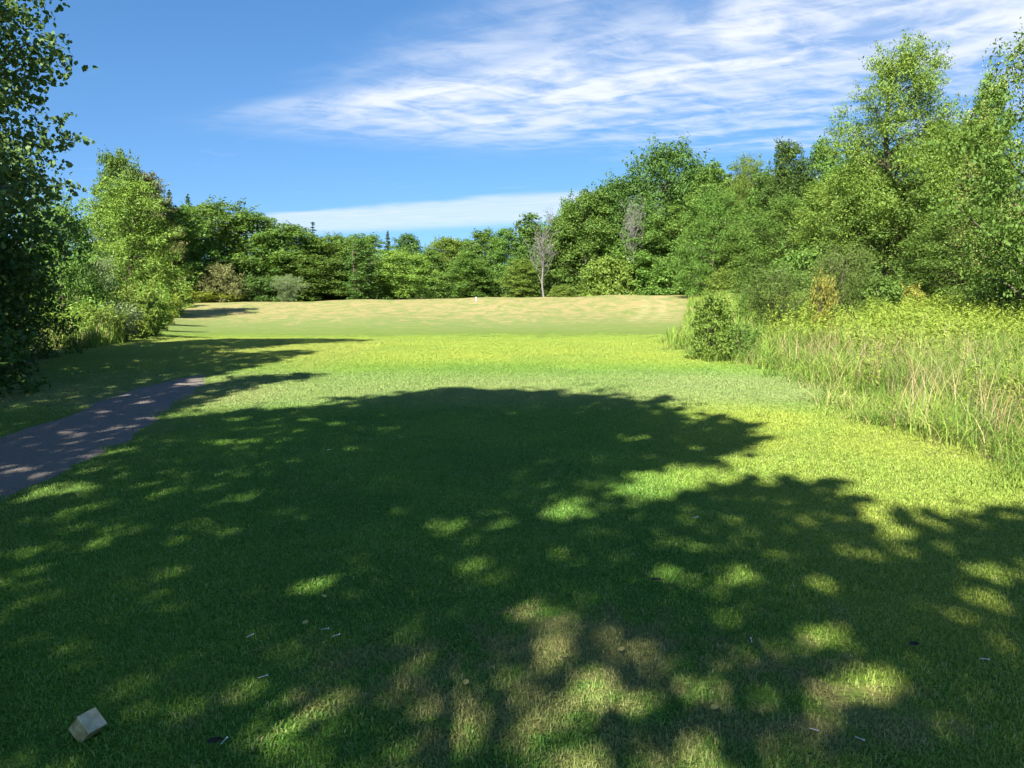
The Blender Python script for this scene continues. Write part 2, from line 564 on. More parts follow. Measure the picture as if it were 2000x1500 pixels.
# two wheel tracks curving across the hill
tr_w = np.zeros_like(xx)
for off in (0.0, 1.5):
    cxk = np.interp(yy, [44, 54, 60, 66, 72, 78], [5.0, 7.9, 9.6, 11.0, 12.0, 12.6]) + off
    tr_w = np.maximum(tr_w, np.exp(-((xx - cxk) / 0.22) ** 2) * smooth01(yy, 50, 62) * (1 - smooth01(yy, 76, 79)))
ta = me.attributes.new('track', 'FLOAT', 'POINT')
ta.data.foreach_set('value', tr_w.astype(np.float32))
ground_o = tag(obj('ground', me), kind='structure')

# ------------------------------------------------------------------ gravel path on the left
PATH = np.array([(-14, -5.4, -3.4), (-4, -5.0, -3.35), (2, -4.85, -3.3), (5.1, -4.75, -3.38), (6.6, -4.7, -3.45), (8.0, -4.78, -3.62), (9.4, -5.0, -3.95), (10.3, -4.96, -4.1), (11.0, -4.9, -4.25), (11.7, -4.78, -4.5)])


def path_edges(y):
    return np.interp(y, PATH[:, 0], PATH[:, 1]), np.interp(y, PATH[:, 0], PATH[:, 2])


def make_path():
    m, t = new_mat('gravel')
    o = t.n('ShaderNodeOutputMaterial')
    geo = t.n('ShaderNodeNewGeometry')
    pos = geo.outputs['Position']
    vo = t.n('ShaderNodeTexVoronoi')
    vo.inputs['Scale'].default_value = 55.0
    t.link(pos, vo.inputs['Vector'])
    hs = t.n('ShaderNodeHueSaturation')
    hs.inputs['Saturation'].default_value = 0.12
    hs.inputs['Value'].default_value = 0.28
    t.link(vo.outputs['Color'], hs.inputs['Color'])
    nz = t.noise(pos, 1.6, 5.0, 0.6)
    c = t.mix(nz, (0.12, 0.091, 0.067), (0.2, 0.157, 0.117))
    c = t.mix(0.3, c, hs.outputs[0])
    nd = t.noise(pos, 4.0, 4.0, 0.6)
    c = t.mix(t.math('MULTIPLY', t.sstep(nd, 0.55, 0.75), 0.5), c, (0.2, 0.16, 0.11))
    p = t.n('ShaderNodeBsdfPrincipled')
    t.link(c, p.inputs['Base Color'])
    p.inputs['Roughness'].default_value = 0.9
    p.inputs['Specular IOR Level'].default_value = 0.2
    b = t.n('ShaderNodeBump')
    b.inputs['Strength'].default_value = 0.7
    b.inputs['Distance'].default_value = 0.012
    t.link(vo.outputs['Distance'], b.inputs['Height'])
    t.link(b.outputs[0], p.inputs['Normal'])
    t.link(p.outputs[0], o.inputs['Surface'])
    ys = np.arange(-14, 11.7, 0.09)
    l, r = path_edges(ys)
    rng = np.random.default_rng(3)
    jl = np.convolve(rng.normal(0, 0.08, len(ys) + 4), np.ones(5) / 5, 'valid') + 0.05 * np.sin(ys * 2.3)
    jr = np.convolve(rng.normal(0, 0.08, len(ys) + 4), np.ones(5) / 5, 'valid') + 0.05 * np.sin(ys * 1.9 + 1)
    l, r = l + jl, r + jr
    k = 13
    f = np.linspace(0, 1, k)
    X = l[:, None] * (1 - f) + r[:, None] * f
    Y = np.repeat(ys[:, None], k, 1)
    Z = ground(X, Y) + 0.014 - 0.02 * (np.abs(f - 0.5) * 2)[None, :] ** 6
    V = np.stack([X, Y, Z], -1).reshape(-1, 3)
    i = (np.arange(len(ys) - 1)[:, None] * k + np.arange(k - 1)[None]).ravel()
    F = np.stack([i, i + 1, i + k + 1, i + k], -1)
    return tag(obj('path', add_mesh('path', V, F, m, smooth=True)), kind='structure')


make_path()


# ------------------------------------------------------------------ mown grass: patches of real blades, instanced over the lawn
def blade_patch(name, seed, n, size, h0, h1, wid):
    rng = np.random.default_rng(seed)
    P = rng.uniform(-size / 2, size / 2, (n, 2))
    az = rng.uniform(0, 2 * math.pi, n)
    h = rng.uniform(h0, h1, n) * (1 + 0.5 * (rng.random(n) > 0.985))
    lean = rng.uniform(0.4, 1.7, n) * h
    d = np.stack([np.cos(az), np.sin(az)], -1)
    s = np.stack([-np.sin(az), np.cos(az)], -1) * (wid * rng.uniform(0.6, 1.3, n))[:, None] / 2
    b0 = np.c_[P - s, np.full(n, -0.01)]
    b1 = np.c_[P + s, np.full(n, -0.01)]
    mid = P + d * (lean * 0.35)[:, None]
    m0 = np.c_[mid - s * .8, h * 0.62]
    m1 = np.c_[mid + s * .8, h * 0.62]
    tip = np.c_[P + d * lean[:, None], h * (1 - 0.16 * (lean / h) ** 2)]
    V = np.stack([b0, b1, m1, m0, tip], 1).reshape(-1, 3)
    i = np.arange(n) * 5
    return add_mesh(name, V, [np.stack([i, i + 1, i + 2, i + 3], -1), np.stack([i + 3, i + 2, i + 4], -1)], M['blade'])


PATCHES = [bpy.data.objects.new('grass_patch', blade_patch('grass_patch', 50 + k, 3000, 0.62, 0.008, 0.019, 0.004)) for k in range(3)]


def scatter_patches():
    rng = np.random.default_rng(11)
    st = 0.42
    pts = []
    for y in np.arange(1.3, 35.0, st):
        half = 0.70 * y + 2.2
        xs = np.arange(-half, half, st)
        x = xs + rng.uniform(-.12, .12, len(xs))
        yv = y + rng.uniform(-.12, .12, len(xs))
        pts.append(np.stack([x, yv], -1))
    P = np.concatenate(pts)
    P = P[rng.random(len(P)) > smooth01(P[:, 1], 19, 35)]
    l, r = path_edges(P[:, 1])
    on_path = (P[:, 0] > l - 0.12 + .1 * np.sin(P[:, 1] * 5)) & (P[:, 0] < r + 0.12 + .1 * np.sin(P[:, 1] * 4.3)) & (P[:, 1] < 11.0)
    ok = (P[:, 0] < edge_r(P[:, 1]) + 0.5) & (P[:, 0] > edge_l(P[:, 1]) - 0.6) & ~on_path
    P = P[ok]
    n = len(P)
    V = np.c_[P, ground(P[:, 0], P[:, 1])]
    me = bpy.data.meshes.new('lawn_grass')
    me.vertices.add(n)
    me.vertices.foreach_set('co', V.astype(np.float32).ravel())
    a = me.attributes.new('turn', 'FLOAT', 'POINT')
    a.data.foreach_set('value', rng.uniform(0, 6.283, n).astype(np.float32))
    a = me.attributes.new('size', 'FLOAT', 'POINT')
    a.data.foreach_set('value', rng.uniform(0.85, 1.25, n).astype(np.float32))
    a = me.attributes.new('pick', 'INT', 'POINT')
    a.data.foreach_set('value', rng.integers(0, 3, n).astype(np.int32))
    o = obj('lawn_grass', me)
    ng = bpy.data.node_groups.new('lawn_scatter', 'GeometryNodeTree')
    ng.interface.new_socket('Geometry', in_out='INPUT', socket_type='NodeSocketGeometry')
    ng.interface.new_socket('Geometry', in_out='OUTPUT', socket_type='NodeSocketGeometry')
    N, L = ng.nodes, ng.links
    gi, go = N.new('NodeGroupInput'), N.new('NodeGroupOutput')
    iop = N.new('GeometryNodeInstanceOnPoints')
    g2i = N.new('GeometryNodeGeometryToInstance')
    for p in reversed(PATCHES):
        ob = N.new('GeometryNodeObjectInfo')
        ob.inputs['Object'].default_value = p
        L.new(ob.outputs['Geometry'], g2i.inputs[0])

    def attr(nm, typ):
        nd = N.new('GeometryNodeInputNamedAttribute')
        nd.data_type = typ
        nd.inputs['Name'].default_value = nm
        return nd.outputs['Attribute']
    cx = N.new('ShaderNodeCombineXYZ')
    L.new(attr('turn', 'FLOAT'), cx.inputs[2])
    L.new(gi.outputs[0], iop.inputs['Points'])
    L.new(g2i.outputs[0], iop.inputs['Instance'])
    iop.inputs['Pick Instance'].default_value = True
    L.new(attr('pick', 'INT'), iop.inputs['Instance Index'])
    L.new(cx.outputs[0], iop.inputs['Rotation'])
    L.new(attr('size', 'FLOAT'), iop.inputs['Scale'])
    L.new(iop.outputs[0], go.inputs[0])
    md = o.modifiers.new('scatter', 'NODES')
    md.node_group = ng
    tag(o, 'short mown grass covering the tee and fairway', 'grass', kind='stuff')
    return o


scatter_patches()


# ------------------------------------------------------------------ trees
def prof_round(h):
    return np.sqrt(np.clip(1 - ((h - 0.48) / 0.54) ** 2, 0, 1))


def prof_oval(h):
    return np.sqrt(np.clip(1 - ((h - 0.42) / 0.6) ** 2, 0, 1)) * (1 - 0.18 * h)


def prof_column(h):
    return np.clip(1 - np.abs(h - 0.5) ** 4 * 6, 0, 1)


def prof_cone(h):
    return np.clip(1.02 - h, 0.03, 1) ** 0.85


def prof_dome(h):
    return np.sqrt(np.clip(1 - (h / 1.03) ** 2.4, 0, 1))


def prof_vase(h):
    return np.clip(0.35 + 0.9 * h, 0, 1) * np.sqrt(np.clip(1 - (np.clip(h - 0.55, 0, 1) / 0.5) ** 2.2, 0, 1))


def limb_path(a, b, rng, r0, r1, sag=0.12, k=5):
    f = np.linspace(0, 1, k)[:, None]
    d = np.linalg.norm(b - a)
    off = np.array([0, 0, 1.0]) * d * sag + rng.normal(size=3) * d * 0.06
    P = a * (1 - f) + b * f + off * np.sin(f * math.pi) + rng.normal(size=(k, 3)) * d * 0.012 * np.sin(f * math.pi)
    return P, np.linspace(r0, r1, k)


def build_tree(H, Rad, seed, prof, cb=0.1, n_clump=70, n_leaf=14000, leaf=0.22, ratio=0.62, shape=LEAF_KITE, clump=0.27, trunk_r=None, droop=0.0,
               flat=0.68, hang=0.22, sprigs=0.07, leafmat='mid', barkmat='bark', core=0.3, n_limb=None, stems=1, shell=0.55, up=0.45):
    """returns (trunk mesh, crown mesh) standing at the origin"""
    rng = np.random.default_rng(seed)
    trunk_r = trunk_r or H * 0.014
    paths = []
    tops = []
    for s in range(stems):
        k = 9
        f = np.linspace(0, 1, k)
        lean = rng.normal(0, 0.02 if stems == 1 else 0.12, 2) * H
        base = rng.normal(0, 0.04, 2) * (stems > 1) * Rad
        wobx = np.cumsum(rng.normal(0, 0.008 * H, k)) * (f > 0)
        woby = np.cumsum(rng.normal(0, 0.008 * H, k)) * (f > 0)
        P = np.c_[base[0] + lean[0] * f + wobx, base[1] + lean[1] * f + woby, f * H * 0.9]
        P[0, 2] = -0.25
        paths.append((P, trunk_r * (1.25 - 1.1 * f) + 0.004 * H * 0.2))
        tops.append(P)
    # clumps spread over the crown's volume
    h = cb + (1 - cb) * (np.arange(n_clump) + rng.random(n_clump)) / n_clump
    h = np.clip(h, 0.02, 1.0)
    hr = (h - cb) / (1 - cb)
    pr = prof(hr)
    ang = np.arange(n_clump) * 2.39996 + rng.normal(0, 0.5, n_clump)
    lob = 1 + 0.17 * np.sin(3 * ang + seed) + 0.12 * np.sin(5 * ang + 2 * seed + 6 * h)
    rad = Rad * pr * lob * (shell + (1 - shell) * np.sqrt(rng.random(n_clump))) * 0.86
    C = np.c_[rad * np.cos(ang), rad * np.sin(ang), h * H * 0.985]
    rc = Rad * clump * rng.uniform(0.65, 1.3, n_clump) * (0.55 + 0.45 * pr)
    # limbs
    n_limb = n_limb if n_limb is not None else n_clump // 2
    for i in rng.permutation(n_clump)[:n_limb]:
        P = tops[int(rng.integers(0, stems))]
        ha = max(0.05 * H, C[i, 2] - rad[i] * rng.uniform(0.5, 0.95) - 0.02 * H)
        ha = min(ha, 0.86 * H)
        a = np.array([np.interp(ha, P[:, 2], P[:, 0]), np.interp(ha, P[:, 2], P[:, 1]), ha])
        r0 = trunk_r * 0.45 * (1 - 0.7 * ha / H)
        paths.append(limb_path(a, C[i], rng, max(r0, 0.012), max(r0 * 0.2, 0.006)))
    # leaves
    wts = rc ** 2
    wts = wts / wts.sum()
    n_s = int(n_leaf * sprigs)
    n_c = int(n_leaf * core)
    idx = rng.choice(n_clump, n_leaf - n_s - n_c, p=wts)
    D = unit(rng.normal(size=(len(idx), 3)))
    D[:, 2] = np.where(D[:, 2] < 0, D[:, 2] * 0.75, D[:, 2])
    rr = rng.random(len(idx)) ** 0.42
    off = D * (rc[idx] * rr)[:, None]
    off[:, 2] *= flat
    outw = np.linalg.norm(off[:, :2], axis=1)
    off[:, 2] -= hang * outw
    P1 = C[idx] + off
    N1 = unit(0.55 * D + np.array([0, 0, up]) + rng.normal(size=D.shape) * 0.55)
    # sprigs: little twigs reaching past the clumps
    n_sp = max(1, n_s // 14)
    si = rng.choice(n_clump, n_sp, p=wts)
    dirs = unit(unit(C[si] - np.array([0, 0, H * 0.45])) + rng.normal(size=(n_sp, 3)) * 0.55 + np.array([0, 0, 0.25]))
    st_ = C[si] + dirs * (rc[si] * 0.6)[:, None]
    ln = rc[si] * rng.uniform(0.4, 1.0, n_sp)
    rep = np.repeat(np.arange(n_sp), 14)
    ff = np.tile(np.linspace(0.1, 1, 14), n_sp)
    P2 = st_[rep] + dirs[rep] * (ln[rep] * ff)[:, None] + rng.normal(size=(len(rep), 3)) * leaf * 0.55
    N2 = unit(rng.normal(size=P2.shape) + np.array([0, 0, 0.6]))
    # inner leaves
    hh = cb + (1 - cb) * rng.random(n_c)
    aa = rng.uniform(0, 6.283, n_c)
    r3 = Rad * prof((hh - cb) / (1 - cb)) * 0.72 * np.sqrt(rng.random(n_c))
    P3 = np.c_[r3 * np.cos(aa), r3 * np.sin(aa), hh * H * 0.94]
    N3 = unit(rng.normal(size=P3.shape) + np.array([0, 0, 0.4]))
    P_ = np.concatenate([P1, P2, P3])
    N_ = np.concatenate([N1, N2, N3])
    P_[:, 2] = np.maximum(P_[:, 2], 0.05)
    V, F = leaves(P_, N_, leaf * np.clip(rng.lognormal(-.08, .32, len(P_)), .4, 1.7), ratio, rng, shape, droop)
    crown = add_mesh('crown', V, F, M[leafmat])
    tv, tf = tubes(paths, 6)
    trunk = add_mesh('trunk', tv, tf, M[barkmat], smooth=True)
    return trunk, crown


LIB = {}


def lib(key, H, Rad, **kw):
    LIB[key] = (H, Rad, *build_tree(H, Rad, **kw))


lib('maple_a', 11, 3.6, seed=1, prof=prof_round, cb=0.04, n_clump=80, n_leaf=36000, leaf=0.175)
lib('maple_b', 11, 3.6, seed=2, prof=prof_round, cb=0.05, n_clump=64, n_leaf=34000, leaf=0.185, clump=0.3)
lib('oval_a', 12, 2.9, seed=3, prof=prof_oval, cb=0.03, n_clump=80, n_leaf=33000, leaf=0.165, clump=0.3)
lib('oval_b', 12, 2.9, seed=4, prof=prof_oval, cb=0.04, n_clump=90, n_leaf=36000, leaf=0.16, clump=0.27)
lib('oak', 12, 4.0, seed=5, prof=prof_round, cb=0.1, n_clump=60, n_leaf=38000, leaf=0.18, clump=0.32)
lib('narrow', 10, 1.5, seed=6, prof=prof_oval, cb=0.02, n_clump=60, n_leaf=9000, leaf=0.17, clump=0.4)
lib('near_a', 10, 3.4, seed=7, prof=prof_oval, cb=0.03, n_clump=130, n_leaf=52000, leaf=0.115, clump=0.21, ratio=0.55)
lib('near_b', 9, 3.6, seed=8, prof=prof_dome, cb=0.02, n_clump=130, n_leaf=54000, leaf=0.11, clump=0.21, ratio=0.6)
lib('ash', 13, 3.1, seed=9, prof=prof_oval, cb=0.22, n_clump=95, n_leaf=58000, leaf=0.125, ratio=0.34, clump=0.26, droop=0.5, core=0.16, sprigs=0.22, n_limb=80, shell=0.4)
lib('bush_a', 2.2, 1.5, seed=20, prof=prof_dome, cb=0.02, n_clump=46, n_leaf=7500, leaf=0.12, clump=0.28, stems=4, trunk_r=0.03)
lib('bush_b', 2.2, 1.4, seed=21, prof=prof_dome, cb=0.02, n_clump=60, n_leaf=9000, leaf=0.085, clump=0.24, stems=5, trunk_r=0.02, ratio=0.5)
lib('willow', 2.4, 1.1, seed=22, prof=prof_vase, cb=0.03, n_clump=80, n_leaf=15000, leaf=0.09, clump=0.28, stems=7, trunk_r=0.02, ratio=0.2, sprigs=0.25, up=0.1, flat=1.1, hang=0.0)
lib('lone', 1.6, 0.72, seed=28, prof=prof_oval, cb=0.03, n_clump=46, n_leaf=11000, leaf=0.058, clump=0.3, shell=0.4, stems=5, trunk_r=0.016, ratio=0.6, sprigs=0.2)
lib('weed', 1.0, 0.55, seed=23, prof=prof_vase, cb=0.0, n_clump=46, n_leaf=3800, leaf=0.065, clump=0.24, stems=7, trunk_r=0.012, ratio=0.35, sprigs=0.2, flat=0.9)


def build_conifer(H, Rad, seed, n_wh, n_leaf, leaf, cb, gap):
    rng = np.random.default_rng(seed)
    paths = [(np.array([[0, 0, -.2], [0.02, 0, H * .4], [0, .03, H * .8], [0, 0, H]]), np.array([.016, .012, .006, .002]) * H)]
    Ps, Ns = [], []
    for i in range(n_wh):
        hh = cb + (1 - cb) * (i + rng.random() * .6) / n_wh
        r = Rad * (1.06 - hh) ** 0.8 * rng.uniform(0.7, 1.15)
        for a in rng.uniform(0, 6.283, 6):
            if rng.random() < gap:
                continue
            e = np.array([r * math.cos(a), r * math.sin(a), hh * H - r * 0.18 + 0.1 * r * rng.random()])
            s = np.array([0, 0, hh * H])
            paths.append(limb_path(s, e, rng, .006 * H * (1.1 - hh), .001 * H, -.05, 4))
            m = max(4, int(n_leaf / (n_wh * 6) * (0.7 + 0.6 * (1 - hh))))
            f = rng.random(m) ** 0.7
            P = s * (1 - f[:, None]) + e * f[:, None] + rng.normal(size=(m, 3)) * np.array([1, 1, .35]) * r * 0.16
            Ps.append(P)
            Ns.append(unit(rng.normal(size=(m, 3)) * .6 + np.array([0, 0, 1])))
    P, N = np.concatenate(Ps), np.concatenate(Ns)
    V, F = leaves(P, N, leaf * rng.uniform(.6, 1.3, len(P)), 0.35, rng)
    tv, tf = tubes(paths, 5)
    return H, Rad, add_mesh('trunk', tv, tf, M['bark'], smooth=True), add_mesh('crown', V, F, M['blue'])


LIB['spruce'] = build_conifer(14, 2.4, 31, 60, 16000, 0.3, 0.05, 0.05)
LIB['pine'] = build_conifer(16, 2.6, 32, 16, 9000, 0.4, 0.45, 0.3)


def build_dead(H, Rad, seed, n1=22, n2=7, fork=0.22):
    """bare branching tree: trunk part and branches part"""
    rng = np.random.default_rng(seed)
    k = 8
    f = np.linspace(0, 1, k)
    P = np.c_[np.cumsum(rng.normal(0, .008 * H, k)), np.cumsum(rng.normal(0, .008 * H, k)), f * H * .9]
    P[0] = (0, 0, -.3)
    trunk = [(P, H * (.016 - .0135 * f))]
    br = []
    for i in range(n1):
        ha = H * rng.uniform(fork, 0.85)
        a = np.array([np.interp(ha, P[:, 2], P[:, 0]), np.interp(ha, P[:, 2], P[:, 1]), ha])
        an = rng.uniform(0, 6.283)
        ln = H * rng.uniform(.25, .55) * (1.1 - .6 * ha / H)
        tip = a + np.array([math.cos(an) * Rad / H * ln * 1.7, math.sin(an) * Rad / H * ln * 1.7, ln])
        tip[2] = min(tip[2], H)
        Q, r = limb_path(a, tip, rng, H * .006 * (1.2 - ha / H), H * .0012, -.1, 6)
        br.append((Q, r))
        for j in range(n2):
            g = rng.uniform(.3, .95)
            s = Q[0] * 0 + np.array([np.interp(g, np.linspace(0, 1, 6), Q[:, c]) for c in range(3)])
            e = s + unit(rng.normal(size=3) * np.array([1, 1, .5]) + np.array([0, 0, .9])) * ln * rng.uniform(.2, .45)
            Q2, r2 = limb_path(s, e, rng, H * .0026, H * .0011, 0, 4)
            br.append((Q2, r2))
            for l_ in range(2):
                e2 = Q2[2] + unit(rng.normal(size=3) + np.array([0, 0, .6])) * ln * rng.uniform(.1, .22)
                br.append(limb_path(Q2[int(rng.integers(1, 4))], e2, rng, H * .0011, H * .0006, 0, 3))
    tv, tf = tubes(trunk, 7)
    bv, bf = tubes(br, 4)
    return H, Rad, add_mesh('trunk', tv, tf, M['deadwood'], smooth=True), add_mesh('branches', bv, bf, M['deadwood'], smooth=True)


LIB['dead_a'] = build_dead(11, 3.4, 41, 24, 6, .18)
LIB['dead_b'] = build_dead(7, 2.0, 42, 18, 5, .1)


def place_tree(key, name, label, cat, x, y, height, radius, mat=None, group=None, turn=None, z=None, crown_name=None):
    H, Rad, tm, cm = LIB[key]
    e = bpy.data.objects.new(name, None)
    COL.objects.link(e)
    e.empty_display_size = 0.3
    e.location = (x, y, float(ground(x, y)) if z is None else z)
    e.rotation_euler = (0, 0, turn if turn is not None else (x * 12.9898 + y * 78.233) % 6.283)
    e.scale = (radius / Rad, radius / Rad, height / H)
    tag(e, label, cat, group)
    t_ = obj('trunk', tm, e)
    nm = crown_name or ('branches' if key.startswith('dead') else 'crown')
    c_ = obj(nm, cm, e)
    if mat:
        c_.material_slots[0].link = 'OBJECT'
        c_.material_slots[0].material = M[mat]
    return e


def tree_px(key, name, label, u, vtop, wpx, Y, mat=None, group=None, cat='tree', turn=None, sink=0.0):
    """place a tree so that its crown is wpx wide, centred on u, its top at row vtop, at the depth Y"""
    top = at(u, vtop, Y)
    x = top[0]
    z0 = float(ground(x, Y)) - sink
    dep = project(top)[2]
    rad = wpx * dep / FPX / 2 * (1.12 if cat == 'tree' and not key.startswith(('dead', 'spruce', 'pine', 'ash')) else 1.0)
    return place_tree(key, name, label, cat, x, Y, top[2] - z0, rad, mat, group, turn, z0)


GL, GC, GR = 'trees of the wood beyond the hill, left side', 'trees of the wood beyond the hill, middle', 'trees of the wood on the right'
BT = 'broadleaf_tree'
# --- left wood
tree_px('near_a', BT, 'yellow-green maple-like tree just right of the dark near tree', 240, 348, 215, 60, 'bright', GL)
tree_px('maple_a', BT, 'tall tree whose rounded tip rises highest above the left wood', 228, 290, 110, 78, 'mid', GL)
tree_px('oval_a', BT, 'olive-green tree top just right of the highest left tip', 284, 334, 120, 80, 'olive', GL)
tree_px('spruce', 'spruce_tree', 'thin dark spruce tip poking above the left wood, left of its neighbour', 330, 370, 46, 105, 'blue', GL)
tree_px('spruce', 'spruce_tree', 'second thin dark spruce tip above the left wood', 366, 378, 46, 108, 'blue', GL)
tree_px('maple_b', BT, 'broad mid-green tree behind the brownish dome bush', 400, 392, 200, 92, 'mid', GL)
tree_px('oval_b', BT, 'dark-shadowed tree between the yellow-green tree and the broad one', 335, 395, 150, 84, 'mid', GL)
tree_px('maple_a', BT, 'rounded green tree left of the dark gap, above the grey-green willow bush', 490, 412, 165, 94, 'mid', GL)
tree_px('oval_b', BT, 'mid-green tree stepping down from the left wood to its low middle', 562, 436, 165, 96, 'mid', GL)
tree_px('maple_b', BT, 'wide green tree left of the narrow dark tree', 640, 458, 175, 100, 'mid', GL)
tree_px('maple_a', BT, 'dark green low tree whose shade touches the hill crest', 606, 496, 150, 94, 'mid', GL)
tree_px('pine', 'pine_tree', 'lone pine top standing above the left wood against white cloud', 610, 432, 56, 145, 'blue', GL)
# --- middle wood
tree_px('narrow', BT, 'narrow dark tree left of the small bare grey tree', 702, 466, 62, 88, 'dark', GC)
tree_px('dead_b', 'dead_tree', 'small bare grey tree beside the narrow dark tree', 727, 504, 44, 92, None, GC)
tree_px('maple_b', BT, 'rounded bright tree right of the small bare grey tree', 782, 488, 120, 92, 'bright', GC)
tree_px('spruce', 'spruce_tree', 'pointed spruce rising over the low middle of the wood', 757, 450, 32, 135, 'blue', GC)
tree_px('oval_a', BT, 'blue-green rounded top right of the pointed spruce', 795, 456, 95, 124, 'dark', GC)
tree_px('maple_a', BT, 'hazy green treetop left of the pointed spruce', 705, 456, 130, 128, 'mid', GC)
tree_px('oval_b', BT, 'slim mid-green tree in the lowest dip of the skyline', 836, 486, 80, 104, 'mid', GC)
tree_px('maple_a', BT, 'rounded yellowish-green treetop right of the skyline dip', 872, 462, 105, 110, 'bright', GC)
tree_px('oval_a', BT, 'dark tree behind the small white post', 915, 490, 100, 98, 'mid', GC)
tree_px('oval_b', BT, 'rounded green treetop above the small white post', 945, 446, 95, 108, 'mid', GC)
tree_px('oval_a', BT, 'green tree with a flat top left of the taller knobbed tree', 988, 444, 84, 106, 'mid', GC)
tree_px('narrow', BT, 'tall tree with a small knobbed top left of the bare tree', 1033, 414, 80, 108, 'mid', GC)
tree_px('oval_b', BT, 'low bright green tree just left of the bare grey tree', 1020, 505, 74, 92, 'bright', GC)
tree_px('dead_a', 'dead_tree', 'bare grey tree with pale trunk standing on the hill crest', 1063, 448, 84, 82, None, GC)
tree_px('dead_a', 'dead_tree', 'thin bare snag poking above the trees behind the bare tree', 1075, 408, 40, 100, None, GC, turn=2.0)
# --- right wood
tree_px('oval_a', BT, 'dark green tree right behind the bare grey tree', 1098, 425, 95, 94, 'dark', GR)
tree_px('maple_a', BT, 'broad dark green tree right of the bare grey tree', 1150, 370, 155, 92, 'mid', GR)
tree_px('oak', BT, 'tree with shaded hollow side left of the round-topped tree', 1215, 345, 140, 94, 'dark', GR)
tree_px('oak', BT, 'large round-topped dark tree rising above its neighbours', 1305, 280, 170, 92, 'dark', GR)
tree_px('dead_a', 'dead_tree', 'bare reddish-grey tree in front of the round-topped tree', 1237, 390, 70, 86, None, GR, turn=1.0)
tree_px('oval_b', BT, 'wispy light green treetop right of the round-topped tree', 1400, 314, 130, 84, 'mid', GR)
tree_px('ash', BT, 'airy tree with see-through top left of the dark oak-like tree', 1462, 306, 110, 80, 'bright', GR)
tree_px('maple_a', BT, 'green tree below and in front of the round-topped tree', 1265, 430, 150, 88, 'mid', GR)
tree_px('near_a', BT, 'grey-green tree with thin stems in front of the wispy treetop', 1398, 368, 150, 74, 'mid', GR)
tree_px('oval_a', BT, 'upright dark oak-like tree left of the tallest airy tree', 1540, 272, 110, 60, 'dark', GR)
tree_px('oval_b', BT, 'green treetop between the oak-like tree and the tallest tree', 1612, 266, 100, 60, 'mid', GR)
tree_px('near_b', BT, 'spreading light green tree below the dark oak-like tree', 1545, 380, 200, 52, 'mid', GR)
tree_px('near_a', BT, 'yellow-green tree filling the gap under the tallest tree', 1650, 325, 210, 46, 'bright', GR)
tree_px('ash', 'ash_tree', 'tallest airy tree with feathery leaves on the right', 1772, 82, 268, 38, 'bright', GR, turn=0.4)
tree_px('oval_b', BT, 'small rounded treetop near the upper right corner', 1943, 140, 96, 52, 'mid', GR, turn=2.4)
tree_px('near_b', BT, 'dense green tree standing below the tallest airy tree', 1760, 345, 270, 38, 'mid', GR)
tree_px('near_a', BT, 'green tree behind the yellow-seeded tree at the frame edge', 1900, 230, 200, 40, 'bright', GR)
tree_px('near_b', BT, 'deep green tree with dark hollow above the goldenrod field', 1885, 400, 250, 31, 'mid', GR)
tree_px('near_b', BT, 'green tree past the frame edge behind the yellow-seeded one', 2090, 250, 300, 34, 'mid', GR)

# --- second row that closes the skyline
for key, u, vt, wp, Y, mt, lb in [
        ('maple_b', 680, 468, 130, 112, 'mid', 'green treetop just above the narrow dark tree'),
        ('maple_a', 905, 466, 120, 122, 'mid', 'treetop filling the skyline above the dark tree by the post'),
        ('maple_b', 1060, 446, 120, 116, 'mid', 'green treetop behind the bare grey tree'),
        ('oak', 1125, 400, 130, 108, 'mid', 'treetop left of the broad dark green tree'),
        ('maple_a', 1195, 362, 130, 106, 'dark', 'dark treetop between the broad tree and the hollow-sided tree'),
        ('oak', 1360, 330, 130, 100, 'mid', 'treetop on the right shoulder of the round-topped tree'),
        ('maple_b', 1450, 345, 150, 92, 'mid', 'green treetop behind the airy see-through tree'),
        ('maple_a', 1520, 330, 160, 74, 'mid', 'green crown behind the dark oak-like tree'),
        ('maple_b', 1700, 290, 190, 54, 'mid', 'full green crown behind the left side of the tallest tree'),
        ('oak', 1850, 240, 190, 52, 'mid', 'full green crown behind the right side of the tallest tree'),
        ('maple_a', 1480, 430, 140, 70, 'mid', 'low green tree between the grey-green tree and the spreading one'),
        ('maple_b', 1330, 400, 140, 86, 'mid', 'green tree below the round-topped tree on its right')]:
    tree_px(key, BT, lb, u, vt, wp, Y, mt, 'second row of the wood')

# --- tree at the right edge hung with pale yellow seed clusters
def seeded_tree():
    x, y = 13.0, 19.5
    tm, cm = build_tree(7.6, 2.5, seed=61, prof=prof_oval, cb=0.16, n_clump=75, n_leaf=30000, leaf=0.095, ratio=0.45, clump=0.26, droop=0.5, core=0.2, sprigs=0.2, leafmat='mid', shell=0.5)
    e = bpy.data.objects.new('seeded_tree', None)
    COL.objects.link(e)
    e.location = (x, y, float(ground(x, y)))
    tag(e, 'tree at the right frame edge hung with pale yellow seed clusters', 'tree', GR)
    obj('trunk', tm, e)
    obj('crown', cm, e)
    rng = np.random.default_rng(62)
    n = 150
    h = rng.uniform(0.2, 1.0, n)
    a = rng.uniform(0, 6.283, n)
    r = 2.5 * prof_oval((h - .16) / .84) * rng.uniform(.75, 1.05, n)
    C = np.c_[r * np.cos(a), r * np.sin(a), h * 7.6]
    rep = np.repeat(np.arange(n), 34)
    P = C[rep] + rng.normal(size=(len(rep), 3)) * np.array([.12, .12, .16])
    V, F = leaves(P, unit(rng.normal(size=P.shape)), rng.uniform(.03, .065, len(P)), .4, rng, droop=1.0)
    obj('seed_clusters', add_mesh('seed_clusters', V, F, M['seed']), e)


seeded_tree()

